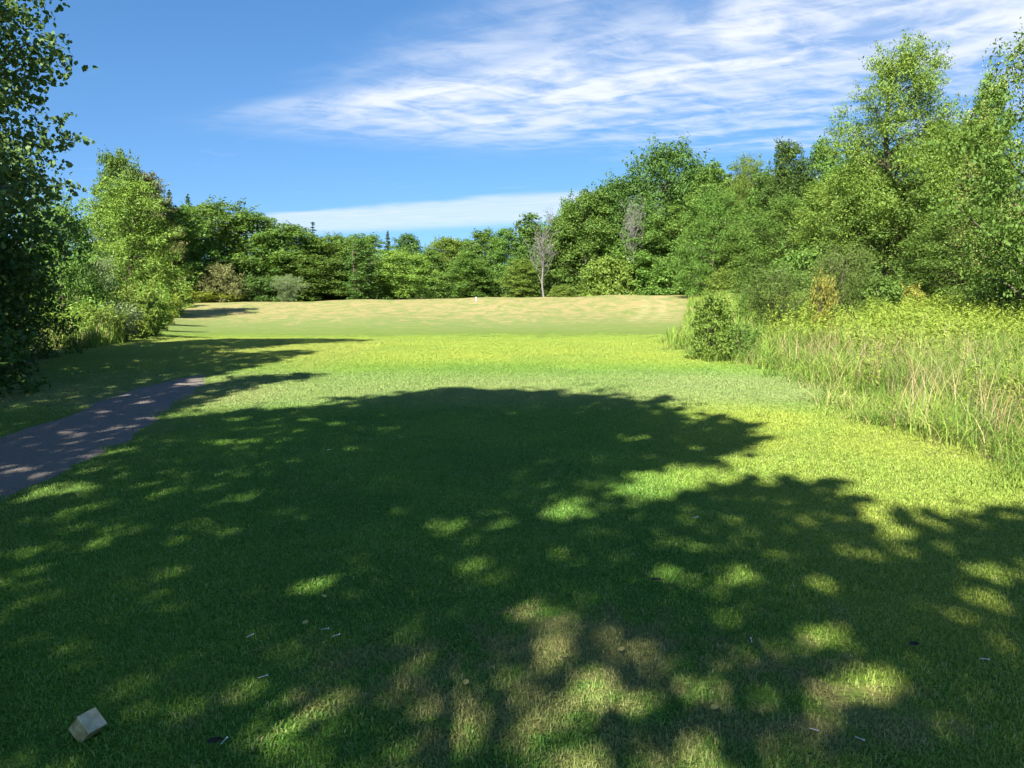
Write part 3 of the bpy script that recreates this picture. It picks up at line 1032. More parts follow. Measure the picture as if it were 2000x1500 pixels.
# ------------------------------------------------------------------ bushes along the wood's foot
GB = 'bushes at the foot of the wood'


def bush_px(key, label, u, vtop, wpx, Y, mat, name='shrub', group=GB, cat='shrub', turn=None):
    return tree_px(key, name, label, u, vtop, wpx, Y, mat, group, cat, turn, 0.05)


bush_px('bush_b', 'brownish olive dome bush left of the grey-green willow bush', 428, 516, 112, 83, 'olive')
bush_px('bush_a', 'dark low bush between the brownish dome and the willow bush', 500, 540, 90, 86, 'dark')
bush_px('willow', 'grey-green willow bush where the hill crest meets the left wood', 560, 540, 70, 86, 'grey')
bush_px('bush_b', 'yellow-green rounded bush behind the left weeds', 285, 520, 130, 58, 'bright')
bush_px('bush_b', 'grey-green dome bush beside the shaded left thicket', 188, 502, 120, 26, 'grey')
bush_px('bush_a', 'small green bush right of the yellow-green rounded bush', 335, 548, 84, 72, 'bright')
bush_px('bush_a', 'bright green bush at the foot of the broad dark tree', 1190, 503, 112, 85, 'bright')
bush_px('bush_a', 'small rounded bush right of the bare grey tree trunk', 1100, 558, 60, 82, 'bright')
bush_px('bush_a', 'low green bush between bright bush and grey-green tree', 1300, 515, 130, 83, 'mid')
bush_px('bush_b', 'pale green bush at the meadow edge below the grey-green tree', 1430, 520, 110, 70, 'bright')
bush_px('bush_a', 'low bushy tree foot behind the feathery willows', 1575, 490, 150, 44, 'mid')
bush_px('lone', 'leafy green bush standing alone at the lawn edge', 1394, 572, 102, 14.2, 'bright', group='bushes in the right meadow')
bush_px('weed', 'low leafy clump right beside the lone leafy bush', 1450, 640, 70, 14.0, 'mid', name='leafy_clump', cat='plant', group='bushes in the right meadow')
bush_px('willow', 'feathery olive willow with brown stems right of the lone bush', 1522, 524, 150, 18.5, 'olive2', group='bushes in the right meadow')
bush_px('willow', 'taller feathery willow beside the yellow sapling', 1650, 488, 130, 20, 'olive2', group='bushes in the right meadow', turn=2.2)
bush_px('weed', 'thin sapling with yellow turning leaves between the willows', 1608, 545, 60, 18.0, 'yellow', name='sapling', cat='sapling', group='bushes in the right meadow')
bush_px('bush_a', 'leafy green bush filling the corner right of the feathery willows', 1715, 540, 120, 24, 'mid', group='bushes in the right meadow')
bush_px('bush_b', 'green bush in the meadow between lone bush and feathery willow', 1468, 566, 90, 21, 'mid', group='bushes in the right meadow')
bush_px('bush_a', 'yellowing low bush at the foot of the dense green tree', 1775, 560, 100, 29, 'yellow')
bush_px('bush_a', 'blue-green leafy bush at the meadow edge near the frame edge', 1950, 545, 130, 25, 'mid')

# ------------------------------------------------------------------ weeds on the left slope edge
GW = 'weeds along the left lawn edge'
for u, vt, wp, Y, mt, lb in [
        (190, 600, 104, 19.2, 'bright', 'pale leafy weed nearest the shaded left thicket'),
        (228, 597, 96, 20.0, 'grey', 'pale green weed second along the left lawn edge'),
        (266, 602, 86, 21.5, 'bright', 'leafy weed at the bend of the left lawn edge'),
        (205, 570, 104, 22.5, 'bright', 'tall pale weed behind the front pair of the left edge'),
        (290, 586, 90, 25.0, 'bright', 'bright green weed where the left edge climbs the hill'),
        (322, 576, 64, 46.0, 'fern', 'light green weed below the small green bush'),
        (245, 566, 100, 26.0, 'bright', 'green weed in front of the yellow-green rounded bush'),
        (300, 562, 84, 36.0, 'bright', 'upright weed just below the yellow-green rounded bush'),
        (395, 568, 84, 81.0, 'fern', 'low yellow-green weed in front of the brownish dome bush'),
        (447, 574, 66, 82.0, 'fern', 'last low weed before the crest below the brownish dome')]:
    tree_px('weed', 'weed', lb, u, vt, wp, Y, mt, GW, 'weed')


# ------------------------------------------------------------------ the near tree and the thicket on the left
def near_left():
    tm, cm = build_tree(9.2, 2.15, seed=71, prof=prof_column, cb=0.08, n_clump=150, n_leaf=52000, leaf=0.078, ratio=0.9, shape=LEAF_OVAL, clump=0.26, core=0.1,
                        sprigs=0.1, n_limb=120, leafmat='aspen', barkmat='palebark', flat=0.9, hang=0.1, shell=0.45, up=0.15, trunk_r=0.15)
    e = bpy.data.objects.new('aspen_tree', None)
    COL.objects.link(e)
    x, y = -9.5, 13.0
    e.location = (x, y, float(ground(x, y)))
    tag(e, 'tall dark aspen-like tree with round leaves at the left frame edge', 'tree')
    obj('trunk', tm, e)
    obj('crown', cm, e)


near_left()
lib('thicket', 3.6, 1.9, seed=72, prof=prof_dome, cb=0.01, n_clump=80, n_leaf=22000, leaf=0.085, clump=0.24, stems=5, trunk_r=0.03, ratio=0.6)
GT = 'shaded shrubs of the left thicket'
for x, y, h, r, mt, lb in [
        (-8.1, 9.6, 2.6, 1.7, 'dark', 'shaded dark shrub nearest the path at the frame edge'),
        (-8.9, 12.2, 3.4, 1.7, 'dark', 'dark shrub under the tall aspen-like tree'),
        (-9.9, 15.6, 2.3, 1.1, 'dark', 'low shaded shrub where the thicket meets the pale weeds'),
        (-12.4, 22.0, 3.7, 1.4, 'mid', 'tall leafy shrub between the aspen and the yellow-green maple-like tree'),
        (-14.2, 10.0, 5.0, 2.1, 'dark', 'tall dark shrub behind the aspen-like tree'),
        (-17.0, 25.0, 5.0, 2.4, 'mid', 'tall green shrub seen past the aspen-like tree, behind its leafy neighbour'),
        (-8.6, 7.2, 3.0, 1.8, 'dark', 'shaded shrub beside the path, partly past the frame edge')]:
    place_tree('thicket', 'shrub', lb, 'shrub', x, y, h, r, mt, GT)

# trees standing outside the picture on the left that shade the thicket and the path
GS = 'trees outside the frame on the left'
for x, y, h, r, lb in [(-13.3, 3.5, 12.5, 2.6, 'tree left of the frame shading the thicket, opposite the path'),
                       (-16.5, 7.0, 8, 2.6, 'tree left of the frame standing beside the aspen-like tree'),
                       (-20.0, 15.0, 9, 3.2, 'tree left of the frame deeper in the left wood')]:
    place_tree('maple_a', BT, lb, 'tree', x, y, h, r, 'mid', GS)


# ------------------------------------------------------------------ thick growth between the trunks
def thick_band():
    rng = np.random.default_rng(81)
    line = [(-34, 62), (-37, 72), (-36, 84), (-28, 92), (-18, 98), (-8, 103), (2, 101), (8, 94), (14, 90), (18, 84), (22, 76), (23, 66), (22, 56), (21, 47), (21, 40), (24, 34), (27, 27), (26, 20)]
    Ps = []
    for (x0, y0), (x1, y1) in zip(line[:-1], line[1:]):
        n = int(math.hypot(x1 - x0, y1 - y0) * 380)
        f = rng.random(n)
        hh = rng.random(n) ** 1.4
        x = x0 + (x1 - x0) * f + rng.normal(0, 1.1, n)
        y = y0 + (y1 - y0) * f + rng.normal(0, 1.1, n)
        top = 5.2 + 1.2 * np.sin(x * .9) + 1.1 * np.sin(y * .7 + 1)
        Ps.append(np.c_[x, y, ground(x, y) + 0.05 + hh * top])
    P = np.concatenate(Ps)
    V, F = leaves(P, unit(rng.normal(size=P.shape) + np.array([0, -.2, .6])), rng.uniform(.16, .32, len(P)), .65, rng)
    tag(obj('undergrowth', add_mesh('undergrowth', V, F, M['dark'])), 'dark leafy undergrowth between the trunks of the wood', 'undergrowth', kind='stuff')
    # left wood behind the slope edge
    line = [(-17, 24), (-21, 33), (-26, 44), (-31, 55), (-34, 62)]
    Ps = []
    for (x0, y0), (x1, y1) in zip(line[:-1], line[1:]):
        n = int(math.hypot(x1 - x0, y1 - y0) * 300)
        f = rng.random(n)
        hh = rng.random(n)
        x = x0 + (x1 - x0) * f + rng.normal(0, 1.0, n)
        y = y0 + (y1 - y0) * f + rng.normal(0, 1.0, n)
        Ps.append(np.c_[x, y, ground(x, y) + 0.05 + hh * (2.6 + np.sin(y * .8))])
    P = np.concatenate(Ps)
    V, F = leaves(P, unit(rng.normal(size=P.shape) + np.array([0, -.2, .6])), rng.uniform(.12, .26, len(P)), .6, rng)
    tag(obj('undergrowth', add_mesh('undergrowth', V, F, M['mid'])), 'leafy undergrowth behind the left weeds', 'undergrowth', kind='stuff')


thick_band()


# ------------------------------------------------------------------ tall grass of the right meadow
def ribbon(base, az, h, lean, wid, rng, k=4):
    """curved grass blades, k segments each"""
    n = len(base)
    d = np.stack([np.cos(az), np.sin(az), np.zeros(n)], -1)
    s = np.stack([-np.sin(az), np.cos(az), np.zeros(n)], -1)
    f = np.linspace(0, 1, k + 1)
    Vs = []
    for j, t_ in enumerate(f):
        c = base + d * (lean * t_ ** 1.8)[:, None]
        c[:, 2] += h * (t_ - 0.35 * np.clip(lean / h, 0, 1.4) * t_ ** 3)
        ww = wid * (1 - t_ ** 1.6) * 0.5 + 0.0006
        Vs += [c - s * ww[:, None], c + s * ww[:, None]]
    V = np.stack(Vs, 1)
    m = 2 * (k + 1)
    F = np.array([(2 * j, 2 * j + 1, 2 * j + 3, 2 * j + 2) for j in range(k)])
    Fa = (np.arange(n)[:, None, None] * m + F[None]).reshape(-1, 4)
    return V.reshape(-1, 3), Fa


def grass_mat(name, a, b, straw, p_straw):
    m, t = new_mat(name)
    o = t.n('ShaderNodeOutputMaterial')
    geo = t.n('ShaderNodeNewGeometry')
    rnd = geo.outputs['Random Per Island']
    nz = t.noise(geo.outputs['Position'], 0.9, 3.0, 0.6)
    c = t.mix(t.sstep(nz, 0.35, 0.65), a, b)
    wn = t.n('ShaderNodeTexWhiteNoise', noise_dimensions='1D')
    t.link(rnd, wn.inputs['W'])
    thr = t.math('ADD', wn.outputs['Value'], t.math('MULTIPLY', t.math('SUBTRACT', t.noise(geo.outputs['Position'], 0.7, 2.0), 0.5), 1.0))
    c = t.mix(t.sstep(thr, 1 - p_straw - .06, 1 - p_straw + .06), c, straw)
    h = t.n('ShaderNodeHueSaturation')
    t.link(c, h.inputs['Color'])
    t.put(h.inputs['Value'], t.math('ADD', 0.7, t.math('MULTIPLY', rnd, 0.6)))
    p = t.n('ShaderNodeBsdfPrincipled')
    t.link(h.outputs[0], p.inputs['Base Color'])
    p.inputs['Roughness'].default_value = 0.7
    p.inputs['Specular IOR Level'].default_value = 0.12
    tr = t.n('ShaderNodeBsdfTranslucent')
    h2 = t.n('ShaderNodeHueSaturation')
    h2.inputs['Value'].default_value = 1.3
    t.link(h.outputs[0], h2.inputs['Color'])
    t.link(h2.outputs[0], tr.inputs['Color'])
    mx = t.n('ShaderNodeMixShader')
    mx.inputs[0].default_value = 0.3
    t.link(p.outputs[0], mx.inputs[1])
    t.link(tr.outputs[0], mx.inputs[2])
    t.link(mx.outputs[0], o.inputs['Surface'])
    return m


M['tall'] = grass_mat('tall_grass_blade', (0.105, 0.195, 0.03), (0.23, 0.32, 0.055), (0.42, 0.35, 0.16), 0.09)
M['straw'] = grass_mat('dry_stalk', (0.36, 0.29, 0.15), (0.46, 0.38, 0.22), (0.3, 0.2, 0.1), 0.2)


def meadow():
    rng = np.random.default_rng(91)
    # tufts, denser close by
    n_t = 5800
    y = 4.3 + 17.5 * rng.random(n_t) ** 1.25
    wv = 0.32 * np.sin(y * 2.1) + 0.2 * np.sin(y * 5.3 + 1)
    x = edge_r(y) + 0.15 + wv * 0.6 + rng.random(n_t) ** 0.9 * (4.5 + 0.45 * y)
    inner = np.clip((x - edge_r(y)) / 2.2, 0, 1)
    th = (0.24 + 0.34 * inner + 0.09 * np.sin(x * 1.9 + y) + 0.07 * np.sin(x * 4.7 - 2.3 * y)) * rng.uniform(0.75, 1.25, n_t)
    per = 17
    r = np.repeat(np.arange(n_t), per)
    n = len(r)
    base = np.c_[x[r] + rng.normal(0, .09, n), y[r] + rng.normal(0, .09, n), np.zeros(n)]
    base[:, 2] = ground(base[:, 0], base[:, 1]) - 0.02
    h = th[r] * rng.uniform(0.55, 1.15, n)
    az = rng.uniform(0, 6.283, n)
    V, F = ribbon(base, az, h, h * rng.uniform(.3, 1.6, n), rng.uniform(.003, .0068, n) * (1 + y[r] * .045), rng, 3)
    tag(obj('tall_grass', add_mesh('tall_grass', V, F, M['tall'])), 'unmown tall grass of the meadow right of the lawn', 'grass', kind='stuff')
    # sparse far meadow grass up to the wood and along the hill's right side
    n = 26000
    y = 18 + 58 * rng.random(n) ** 1.2
    x = edge_r(y) + 0.2 + rng.random(n) ** 1.2 * (6 + .06 * y)
    base = np.c_[x, y, ground(x, y) - .02]
    h = rng.uniform(.3, .75, n) * (0.6 + 0.4 * np.clip((x - edge_r(y)) / 2, 0, 1))
    V, F = ribbon(base, rng.uniform(0, 6.283, n), h, h * rng.uniform(.1, .7, n), rng.uniform(.02, .045, n), rng, 3)
    tag(obj('far_meadow_grass', add_mesh('far_meadow_grass', V, F, M['tall'])), 'yellow-green meadow grass below the wood on the right', 'grass', kind='stuff')
    # the same on the left slope edge
    n = 22000
    y = 17.5 + 58 * rng.random(n) ** 1.3
    x = edge_l(y) - rng.random(n) ** 1.3 * (2.0 + .05 * y) + .25 * np.sin(y * 1.7)
    base = np.c_[x, y, ground(x, y) - .02]
    h = rng.uniform(.25, .75, n)
    V, F = ribbon(base, rng.uniform(0, 6.283, n), h, h * rng.uniform(.1, .7, n), rng.uniform(.014, .034, n), rng, 3)
    tag(obj('slope_edge_grass', add_mesh('slope_edge_grass', V, F, M['tall'])), 'tall grass along the left edge of the hill', 'grass', kind='stuff')
    # dry stalks
    n = 1800
    cl = rng.integers(0, 60, n)
    cy_ = 5 + 10 * rng.random(60)
    cx_ = edge_r(cy_) + 0.5 + rng.random(60) * 4
    bx, by = cx_[cl] + rng.normal(0, .14, n), cy_[cl] + rng.normal(0, .14, n)
    base = np.c_[bx, by, ground(bx, by)]
    h = rng.uniform(.35, .8, n)
    V, F = ribbon(base, rng.uniform(0, 6.283, n), h, h * rng.uniform(.1, .9, n), rng.uniform(.003, .0065, n), rng, 4)
    tag(obj('dry_stalks', add_mesh('dry_stalks', V, F, M['straw'])), 'straw coloured dry stalks standing in the tall grass', 'grass', kind='stuff')
    # leafy goldenrod and ferns towards the wood
    n_s = 8000
    y = 6.5 + 26 * rng.random(n_s) ** .8
    x = edge_r(y) + 0.7 + 1.6 * smooth01(y, 9, 14) + rng.random(n_s) * (0.42 * y + 3)
    kp = (y > 13) | (np.sin(2.3 * x + 1.1 * y) + np.sin(1.9 * y - 1.3 * x) > .7)
    x, y = x[kp], y[kp]
    n_s = len(x)
    per = 16
    r = np.repeat(np.arange(n_s), per)
    f = np.tile(np.linspace(.25, 1, per), n_s)
    hs = rng.uniform(.35, .85, n_s)
    an = rng.uniform(0, 6.283, len(r))
    rr = .13 * (1.15 - f * .8)
    P = np.c_[x[r] + rr * np.cos(an), y[r] + rr * np.sin(an), ground(x[r], y[r]) + hs[r] * f]
    N = unit(np.c_[np.cos(an) * .5, np.sin(an) * .5, np.full(len(r), .8)] + rng.normal(size=(len(r), 3)) * .3)
    V, F = leaves(P, N, rng.uniform(.7, 1.3, len(P)) * (.035 + .0032 * y[r]), .26, rng)
    # pale leafy stems along the left slope
    n_l = 2600
    yl = 18.0 + 34 * rng.random(n_l) ** 1.35
    xl = edge_l(yl) - .15 - rng.random(n_l) ** 1.2 * (1.6 + .05 * yl) + .2 * np.sin(yl * 2.3)
    rl = np.repeat(np.arange(n_l), per)
    fl = np.tile(np.linspace(.15, 1, per), n_l)
    hl = rng.uniform(.35, .95, n_l) * (1 + .25 * np.sin(yl * 1.3))
    al = rng.uniform(0, 6.283, len(rl))
    rr = .12 * (1.15 - fl * .8)
    tx, ty = rng.normal(0, .12, n_l)[rl] * fl, rng.normal(0, .12, n_l)[rl] * fl
    Pl = np.c_[xl[rl] + rr * np.cos(al) + tx, yl[rl] + rr * np.sin(al) + ty, ground(xl[rl], yl[rl]) + hl[rl] * fl]
    Nl = unit(np.c_[np.cos(al) * .5, np.sin(al) * .5, np.full(len(rl), .8)] + rng.normal(size=(len(rl), 3)) * .4)
    Vl, Fl = leaves(Pl, Nl, rng.uniform(.7, 1.4, len(Pl)) * (.04 + .0022 * yl[rl]), .34, rng)
    tag(obj('slope_weeds', add_mesh('slope_weeds', Vl, Fl, M['bright'])), 'pale green leafy stems covering the left bank below the wood', 'weeds', kind='stuff')
    tag(obj('goldenrod', add_mesh('goldenrod', V, F, M['fern'])), 'yellow-green goldenrod plants between tall grass and wood', 'plants', kind='stuff')


meadow()


# ------------------------------------------------------------------ shade trees standing behind the tee
def in_poly(u, v, poly):
    p = np.array(poly, float)
    inside = np.zeros(u.shape, bool)
    j = len(p) - 1
    for i in range(len(p)):
        c = ((p[i, 1] > v) != (p[j, 1] > v)) & (u < (p[j, 0] - p[i, 0]) * (v - p[i, 1]) / (p[j, 1] - p[i, 1] + 1e-12) + p[i, 0])
        inside ^= c
        j = i
    return inside


def g_of(u, v):
    """ground point of a picture point near the tee (flat there)"""
    d = ray(u, v)
    t_ = -EYE / d[2]
    for _ in range(4):
        P = d * t_
        z = float(ground(P[0], P[1]))
        t_ = (z - EYE) / d[2]
    return d[0] * t_, d[1] * t_


def g_poly(pts):
    return [g_of(u, v) for u, v in pts]


# outlines of the shadows on the lawn, as ground positions
SH_MAIN = g_poly([(240, 852), (340, 818), (480, 802), (600, 803), (650, 792), (740, 777), (880, 760), (1000, 764), (1100, 777), (1200, 780), (1280, 783), (1330, 812), (1395, 818), (1415, 846),
                  (1465, 855), (1440, 880), (1380, 890), (1330, 908), (1250, 922), (1150, 955), (1030, 990), (1060, 1003), (1150, 985), (1280, 998), (1370, 982), (1460, 982), (1478, 950), (1540, 945),
                  (1600, 965), (1645, 998), (1640, 1018), (1760, 1060), (1830, 1042), (1850, 1022), (1950, 1012), (2300, 1040)]) + [(7, 0.8), (7, -3), (-7, -3), (-5, 2), (-3.6, 4.6)] + g_poly([(0, 1010), (120, 940), (200, 885)])
SH_PATH = g_poly([(-500, 1150), (-100, 1040), (0, 988), (110, 940), (200, 880), (290, 822), (370, 795), (430, 772), (520, 750), (620, 738), (600, 730), (500, 737), (400, 752), (345, 758), (330, 750), (430, 733),
                  (560, 700), (620, 690), (590, 684), (480, 690), (400, 688), (240, 682), (150, 690), (-300, 720)])
DAPPLE = [(345, 943, 28, 9), (375, 905, 22, 6), (515, 907, 28, 9), (660, 883, 25, 5), (780, 902, 20, 8), (920, 917, 45, 6), (985, 905, 20, 7), (500, 968, 40, 9), (545, 980, 30, 8), (385, 1023, 32, 12),
          (475, 1020, 28, 8), (190, 1055, 45, 14), (290, 1038, 40, 10), (530, 1035, 35, 10), (560, 1052, 30, 7), (905, 985, 22, 8), (800, 1062, 25, 12), (1090, 990, 50, 12), (1160, 1030, 35, 10),
          (180, 1245, 70, 28), (240, 1222, 40, 16), (20, 1165, 30, 14), (280, 1310, 60, 14), (440, 1280, 50, 18), (480, 1250, 45, 12), (40, 1370, 50, 20), (30, 1420, 40, 25), (480, 1350, 60, 14),
          (540, 1405, 40, 18), (845, 1370, 80, 40), (800, 1395, 60, 28), (900, 1400, 50, 25), (1060, 1340, 70, 34), (1130, 1330, 90, 34), (1240, 1375, 60, 22), (1200, 1240, 28, 18), (960, 1275, 30, 10),
          (1080, 1265, 60, 14), (1070, 1480, 80, 28), (1220, 1490, 50, 14), (900, 1485, 60, 30), (1360, 1130, 55, 22), (1430, 1125, 40, 12), (1570, 1145, 50, 20), (1520, 1255, 50, 15), (1360, 1335, 60, 22),
          (1610, 1335, 45, 20), (1700, 1300, 55, 25), (1710, 1355, 55, 22), (1780, 1240, 40, 14), (1650, 1380, 30, 12), (1800, 1080, 45, 12), (1900, 1155, 50, 14), (1830, 1190, 50, 18), (1970, 1225, 30, 14),
          (1670, 1070, 40, 12), (1540, 1015, 40, 8), (1480, 1070, 40, 10), (1990, 1090, 30, 15), (1960, 1280, 30, 10), (1560, 1480, 50, 12), (1280, 1050, 40, 8), (620, 1120, 30, 8), (330, 1130, 30, 8),
          (60, 965, 25, 6), (185, 851, 55, 6), (240, 840, 40, 6), (70, 886, 34, 6), (80, 931, 28, 5), (45, 958, 50, 5), (133, 962, 50, 9), (280, 788, 34, 3), (120, 905, 20, 4), (30, 915, 25, 4)]


def ellipse_ground(u, v, ru, rv):
    c = np.array(g_of(u, v))
    a = np.array(g_of(u + ru, v))
    b = np.array(g_of(u, v - rv))
    return c, abs(a[0] - c[0]), abs(b[1] - c[1])


HOLES = [ellipse_ground(*d) for d in DAPPLE]


def wobble(x, y, amp):
    dx_ = np.sin(3.1 * x + 1.7 * y + .3) + .7 * np.sin(7.3 * y - 4.1 * x + 1.1) + .6 * np.sin(13.1 * x + 11 * y) + .5 * np.sin(23 * x - 19 * y)
    dy_ = np.sin(2.7 * y - 2.2 * x + 2.1) + .7 * np.sin(6.1 * x + 5.3 * y) + .6 * np.sin(15.3 * y - 9.7 * x + .8) + .5 * np.sin(27 * y + 17 * x)
    return x + amp * dx_, y + amp * dy_


def keep_prob(x, y):
    p = np.ones(x.shape)
    rg = np.random.default_rng(7)
    xw, yw = wobble(x, y, .06)
    hf = np.clip((np.sin(17 * x + 9 * y) + np.sin(14 * y - 12 * x + 1) + np.sin(23 * x - 6 * y + 2)) / 2.2, 0, 1)
    for c, rx, ry in HOLES:
        floor_ = np.clip(rg.choice([.02, .08, .2, .35, .5]) + .28 * hf, .01, 1)
        a = rg.normal(0, .35)
        ca_, sa_ = math.cos(a), math.sin(a)
        qx, qy = (xw - c[0]) / rx, (yw - c[1]) / ry
        qx, qy = ca_ * qx + sa_ * qy, -sa_ * qx + ca_ * qy
        q = qx ** 2 + qy ** 2
        p = np.minimum(p, floor_ + (1 - floor_) * np.clip((q - 0.5) / 0.9, 0, 1))
    # small chance openings everywhere
    n1 = np.sin(5.3 * x + 2.1 * y) + np.sin(4.1 * y - 3.7 * x + 1) + np.sin(9.1 * x - 7.7 * y + 2) + np.sin(11.3 * y + 3.1 * x)
    p = p * (1 - .75 * smooth01(n1, 2.0, 2.9))
    thin = 1 - 0.42 * np.exp(-(((x - .1) / 1.1) ** 2 + ((y - 2.6) / .6) ** 2))
    return p * thin


def shade_trees():
    rng = np.random.default_rng(101)
    # trunk positions, all behind or beside the camera
    TR = np.array([(-5.2, -5.5), (-1.6, -7.5), (2.6, -6.5), (-9.6, -1.5), (-10.5, 3.2), (-1.95, -1.75)])
    TH = [13.0, 14.0, 12.0, 12.0, 11.5, 9.0]
    LB = ['broad tree behind the tee casting the left of the lawn shadow', 'tall tree behind the tee casting the far rounded edge of shadow',
          'tree behind the tee casting the lower right dappled shadow', 'tree beside the path, out of frame, shading its near end',
          'tree beside the path, out of frame, shading its far end', 'slim tree just behind the viewer casting a thin trunk shadow']
    n = 225000
    x = rng.uniform(-11, 8, n)
    y = rng.uniform(-3, 23, n)
    xw, yw = wobble(x, y, .05)
    jj = rng.choice([.02, .08, .2], n, p=[.55, .3, .15])
    xw, yw = xw + rng.normal(size=n) * jj, yw + rng.normal(size=n) * jj * 1.2
    m_main = in_poly(xw, yw, SH_MAIN)
    bd = np.array(SH_MAIN[:36])
    for k in range(110):
        q = int(rng.integers(0, len(bd) - 1))
        g = rng.random()
        c = bd[q] * (1 - g) + bd[q + 1] * g + rng.normal(size=2) * .1
        a = rng.normal(.9, .8)
        L_, W_ = rng.uniform(.1, .42), rng.uniform(.03, .09)
        ex, ey = (x - c[0]) * math.cos(a) + (y - c[1]) * math.sin(a), -(x - c[0]) * math.sin(a) + (y - c[1]) * math.cos(a)
        m_main |= (ex / L_) ** 2 + (ey / W_) ** 2 < 1
    m_path = in_poly(xw, yw, SH_PATH) & ~m_main
    # clumpy edges and openings of their own
    keep = (m_main | m_path) & (rng.random(n) < keep_prob(x, y))
    x, y, mp = x[keep], y[keep], m_path[keep]
    z = ground(x, y)
    h = np.where(mp, rng.uniform(4.0, 9.5, len(x)), np.clip(rng.normal(9.2, 1.5, len(x)), 5.5, 12.5))
    t_ = h / SUN_VEC[2]
    P = np.c_[x, y, z] + SUN_VEC[None] * t_[:, None]
    u, v, dep = project(P)
    seen = (dep > 0) & (u > -420) & (u < 2420) & (v > -420) & (v < 1900)
    P = P[~seen]
    own = np.argmin(((P[:, None, :2] - TR[None, :5]) ** 2).sum(2), 1)
    for i in range(6):
        e = bpy.data.objects.new('shade_tree', None)
        COL.objects.link(e)
        bx, by = TR[i]
        bz = float(ground(bx, by))
        e.location = (bx, by, bz)
        tag(e, LB[i], 'tree', 'trees around the tee, outside the frame')
        H = TH[i]
        r0 = 0.2 if i < 5 else 0.055
        f = np.linspace(0, 1, 9)
        tp = np.c_[.05 * np.sin(3 * f) * H * .3, .03 * np.sin(5 * f) * H * .3, f * H * .85]
        tp[0, 2] = -.3
        paths = [(tp, r0 * (1.2 - f))]
        if i < 5:
            Q = P[own == i] - np.array([bx, by, bz])
        else:
            Q = rng.normal(size=(2500, 3)) * np.array([.6, .6, 1.0]) + np.array([-2.2, -.6, 8.8])
            tp[:, 0] -= 2.1 * smooth01(f, .45, 1)
            tp[:, 1] -= .5 * smooth01(f, .45, 1)
        if len(Q) > 50:
            near_q = Q[np.hypot(Q[:, 0], Q[:, 1]) < 3.6] if i < 5 else Q[:12]
            for c in near_q[rng.choice(len(near_q), min(60, len(near_q)), replace=False)]:
                ha = float(np.clip(c[2] - np.hypot(c[0], c[1]) * .6, 1.8, H * .8))
                a = np.array([np.interp(ha, tp[:, 2], tp[:, 0]), np.interp(ha, tp[:, 2], tp[:, 1]), ha])
                paths.append(limb_path(a, c, rng, r0 * .28 * (1.2 - ha / H), .008, .08))
        tv, tf = tubes(paths, 6)
        obj('trunk', add_mesh('trunk', tv, tf, M['bark'], smooth=True), e)
        V, F = leaves(Q, unit(rng.normal(size=Q.shape) * .6 + SUN_VEC * .8 + np.array([0, 0, .3])), rng.uniform(.115, .19, len(Q)), .75, rng)
        obj('crown', add_mesh('crown', V, F, M['mid']), e)


shade_trees()

# ------------------------------------------------------------------ small things
M['cream'] = simple_mat('cream_paint', (0.36, 0.31, 0.18), (0.58, 0.52, 0.34), 22, 0.7, 0.2)
M['ochre'] = simple_mat('weathered_ochre', (0.24, 0.18, 0.06), (0.48, 0.4, 0.19), 26, 0.75, 0.3)
M['white'] = simple_mat('white_paint', (0.72, 0.72, 0.7), (0.82, 0.82, 0.8), 20, 0.5)
M['spike'] = simple_mat('rusty_spike', (0.1, 0.07, 0.05), (0.18, 0.13, 0.1), 20, 0.7)
M['dryleaf'] = simple_mat('fallen_leaf', (0.36, 0.28, 0.08), (0.5, 0.42, 0.12), 20, 0.6)
M['darkleaf'] = simple_mat('dark_debris', (0.02, 0.016, 0.012), (0.05, 0.04, 0.03), 20, 0.8)


def chamfer_block(sx, sy, sz, c):
    """block with chamfered edges centred on its own top face: z from -sz to 0"""
    import bmesh
    bm = bmesh.new()
    bmesh.ops.create_cube(bm, size=1.0)
    for v_ in bm.verts:
        v_.co = Vector((v_.co.x * sx, v_.co.y * sy, (v_.co.z - .5) * sz))
    bmesh.ops.bevel(bm, geom=bm.edges[:], offset=c, segments=3, affect='EDGES', profile=.6)
    return bm


def bm_obj(name, bm, mat, parent=None):
    me_ = bpy.data.meshes.new(name)
    bm.to_mesh(me_)
    bm.free()
    me_.materials.append(mat)
    for p in me_.polygons:
        p.use_smooth = False
    return obj(name, me_, parent)


def tee_marker():
    x_, y_, zx = (0.34421, 0.93412, -0.09457), (-0.68779, 0.31943, 0.65185), (0.63911, -0.15933, 0.75243)
    topc = (-1.4068, 2.4762, 0.0786)
    Mx = Matrix(((x_[0], y_[0], zx[0], topc[0]), (x_[1], y_[1], zx[1], topc[1]), (x_[2], y_[2], zx[2], topc[2]), (0, 0, 0, 1)))
    s1 = s2 = 0.0713
    s3 = 0.0692
    e = bpy.data.objects.new('tee_marker', None)
    COL.objects.link(e)
    e.matrix_world = Mx
    tag(e, 'cream painted wooden block tee marker tilted on the lawn', 'tee marker')
    b = chamfer_block(s1 * .97, s2 * .97, s3, .003)
    bm_obj('block', b, M['ochre'], e)
    t_ = chamfer_block(s1, s2, .009, .0025)
    for v_ in t_.verts:
        v_.co.z += .002
    bm_obj('cap', t_, M['cream'], e)
    P = np.array([[0, 0, -s3 + .01], [0, 0, -s3 - .05], [0, 0, -s3 - .1]])
    tv, tf = tubes([(P, np.array([.006, .005, .001]))], 8)
    obj('spike', add_mesh('spike', tv, tf, M['spike'], smooth=True), e)


tee_marker()


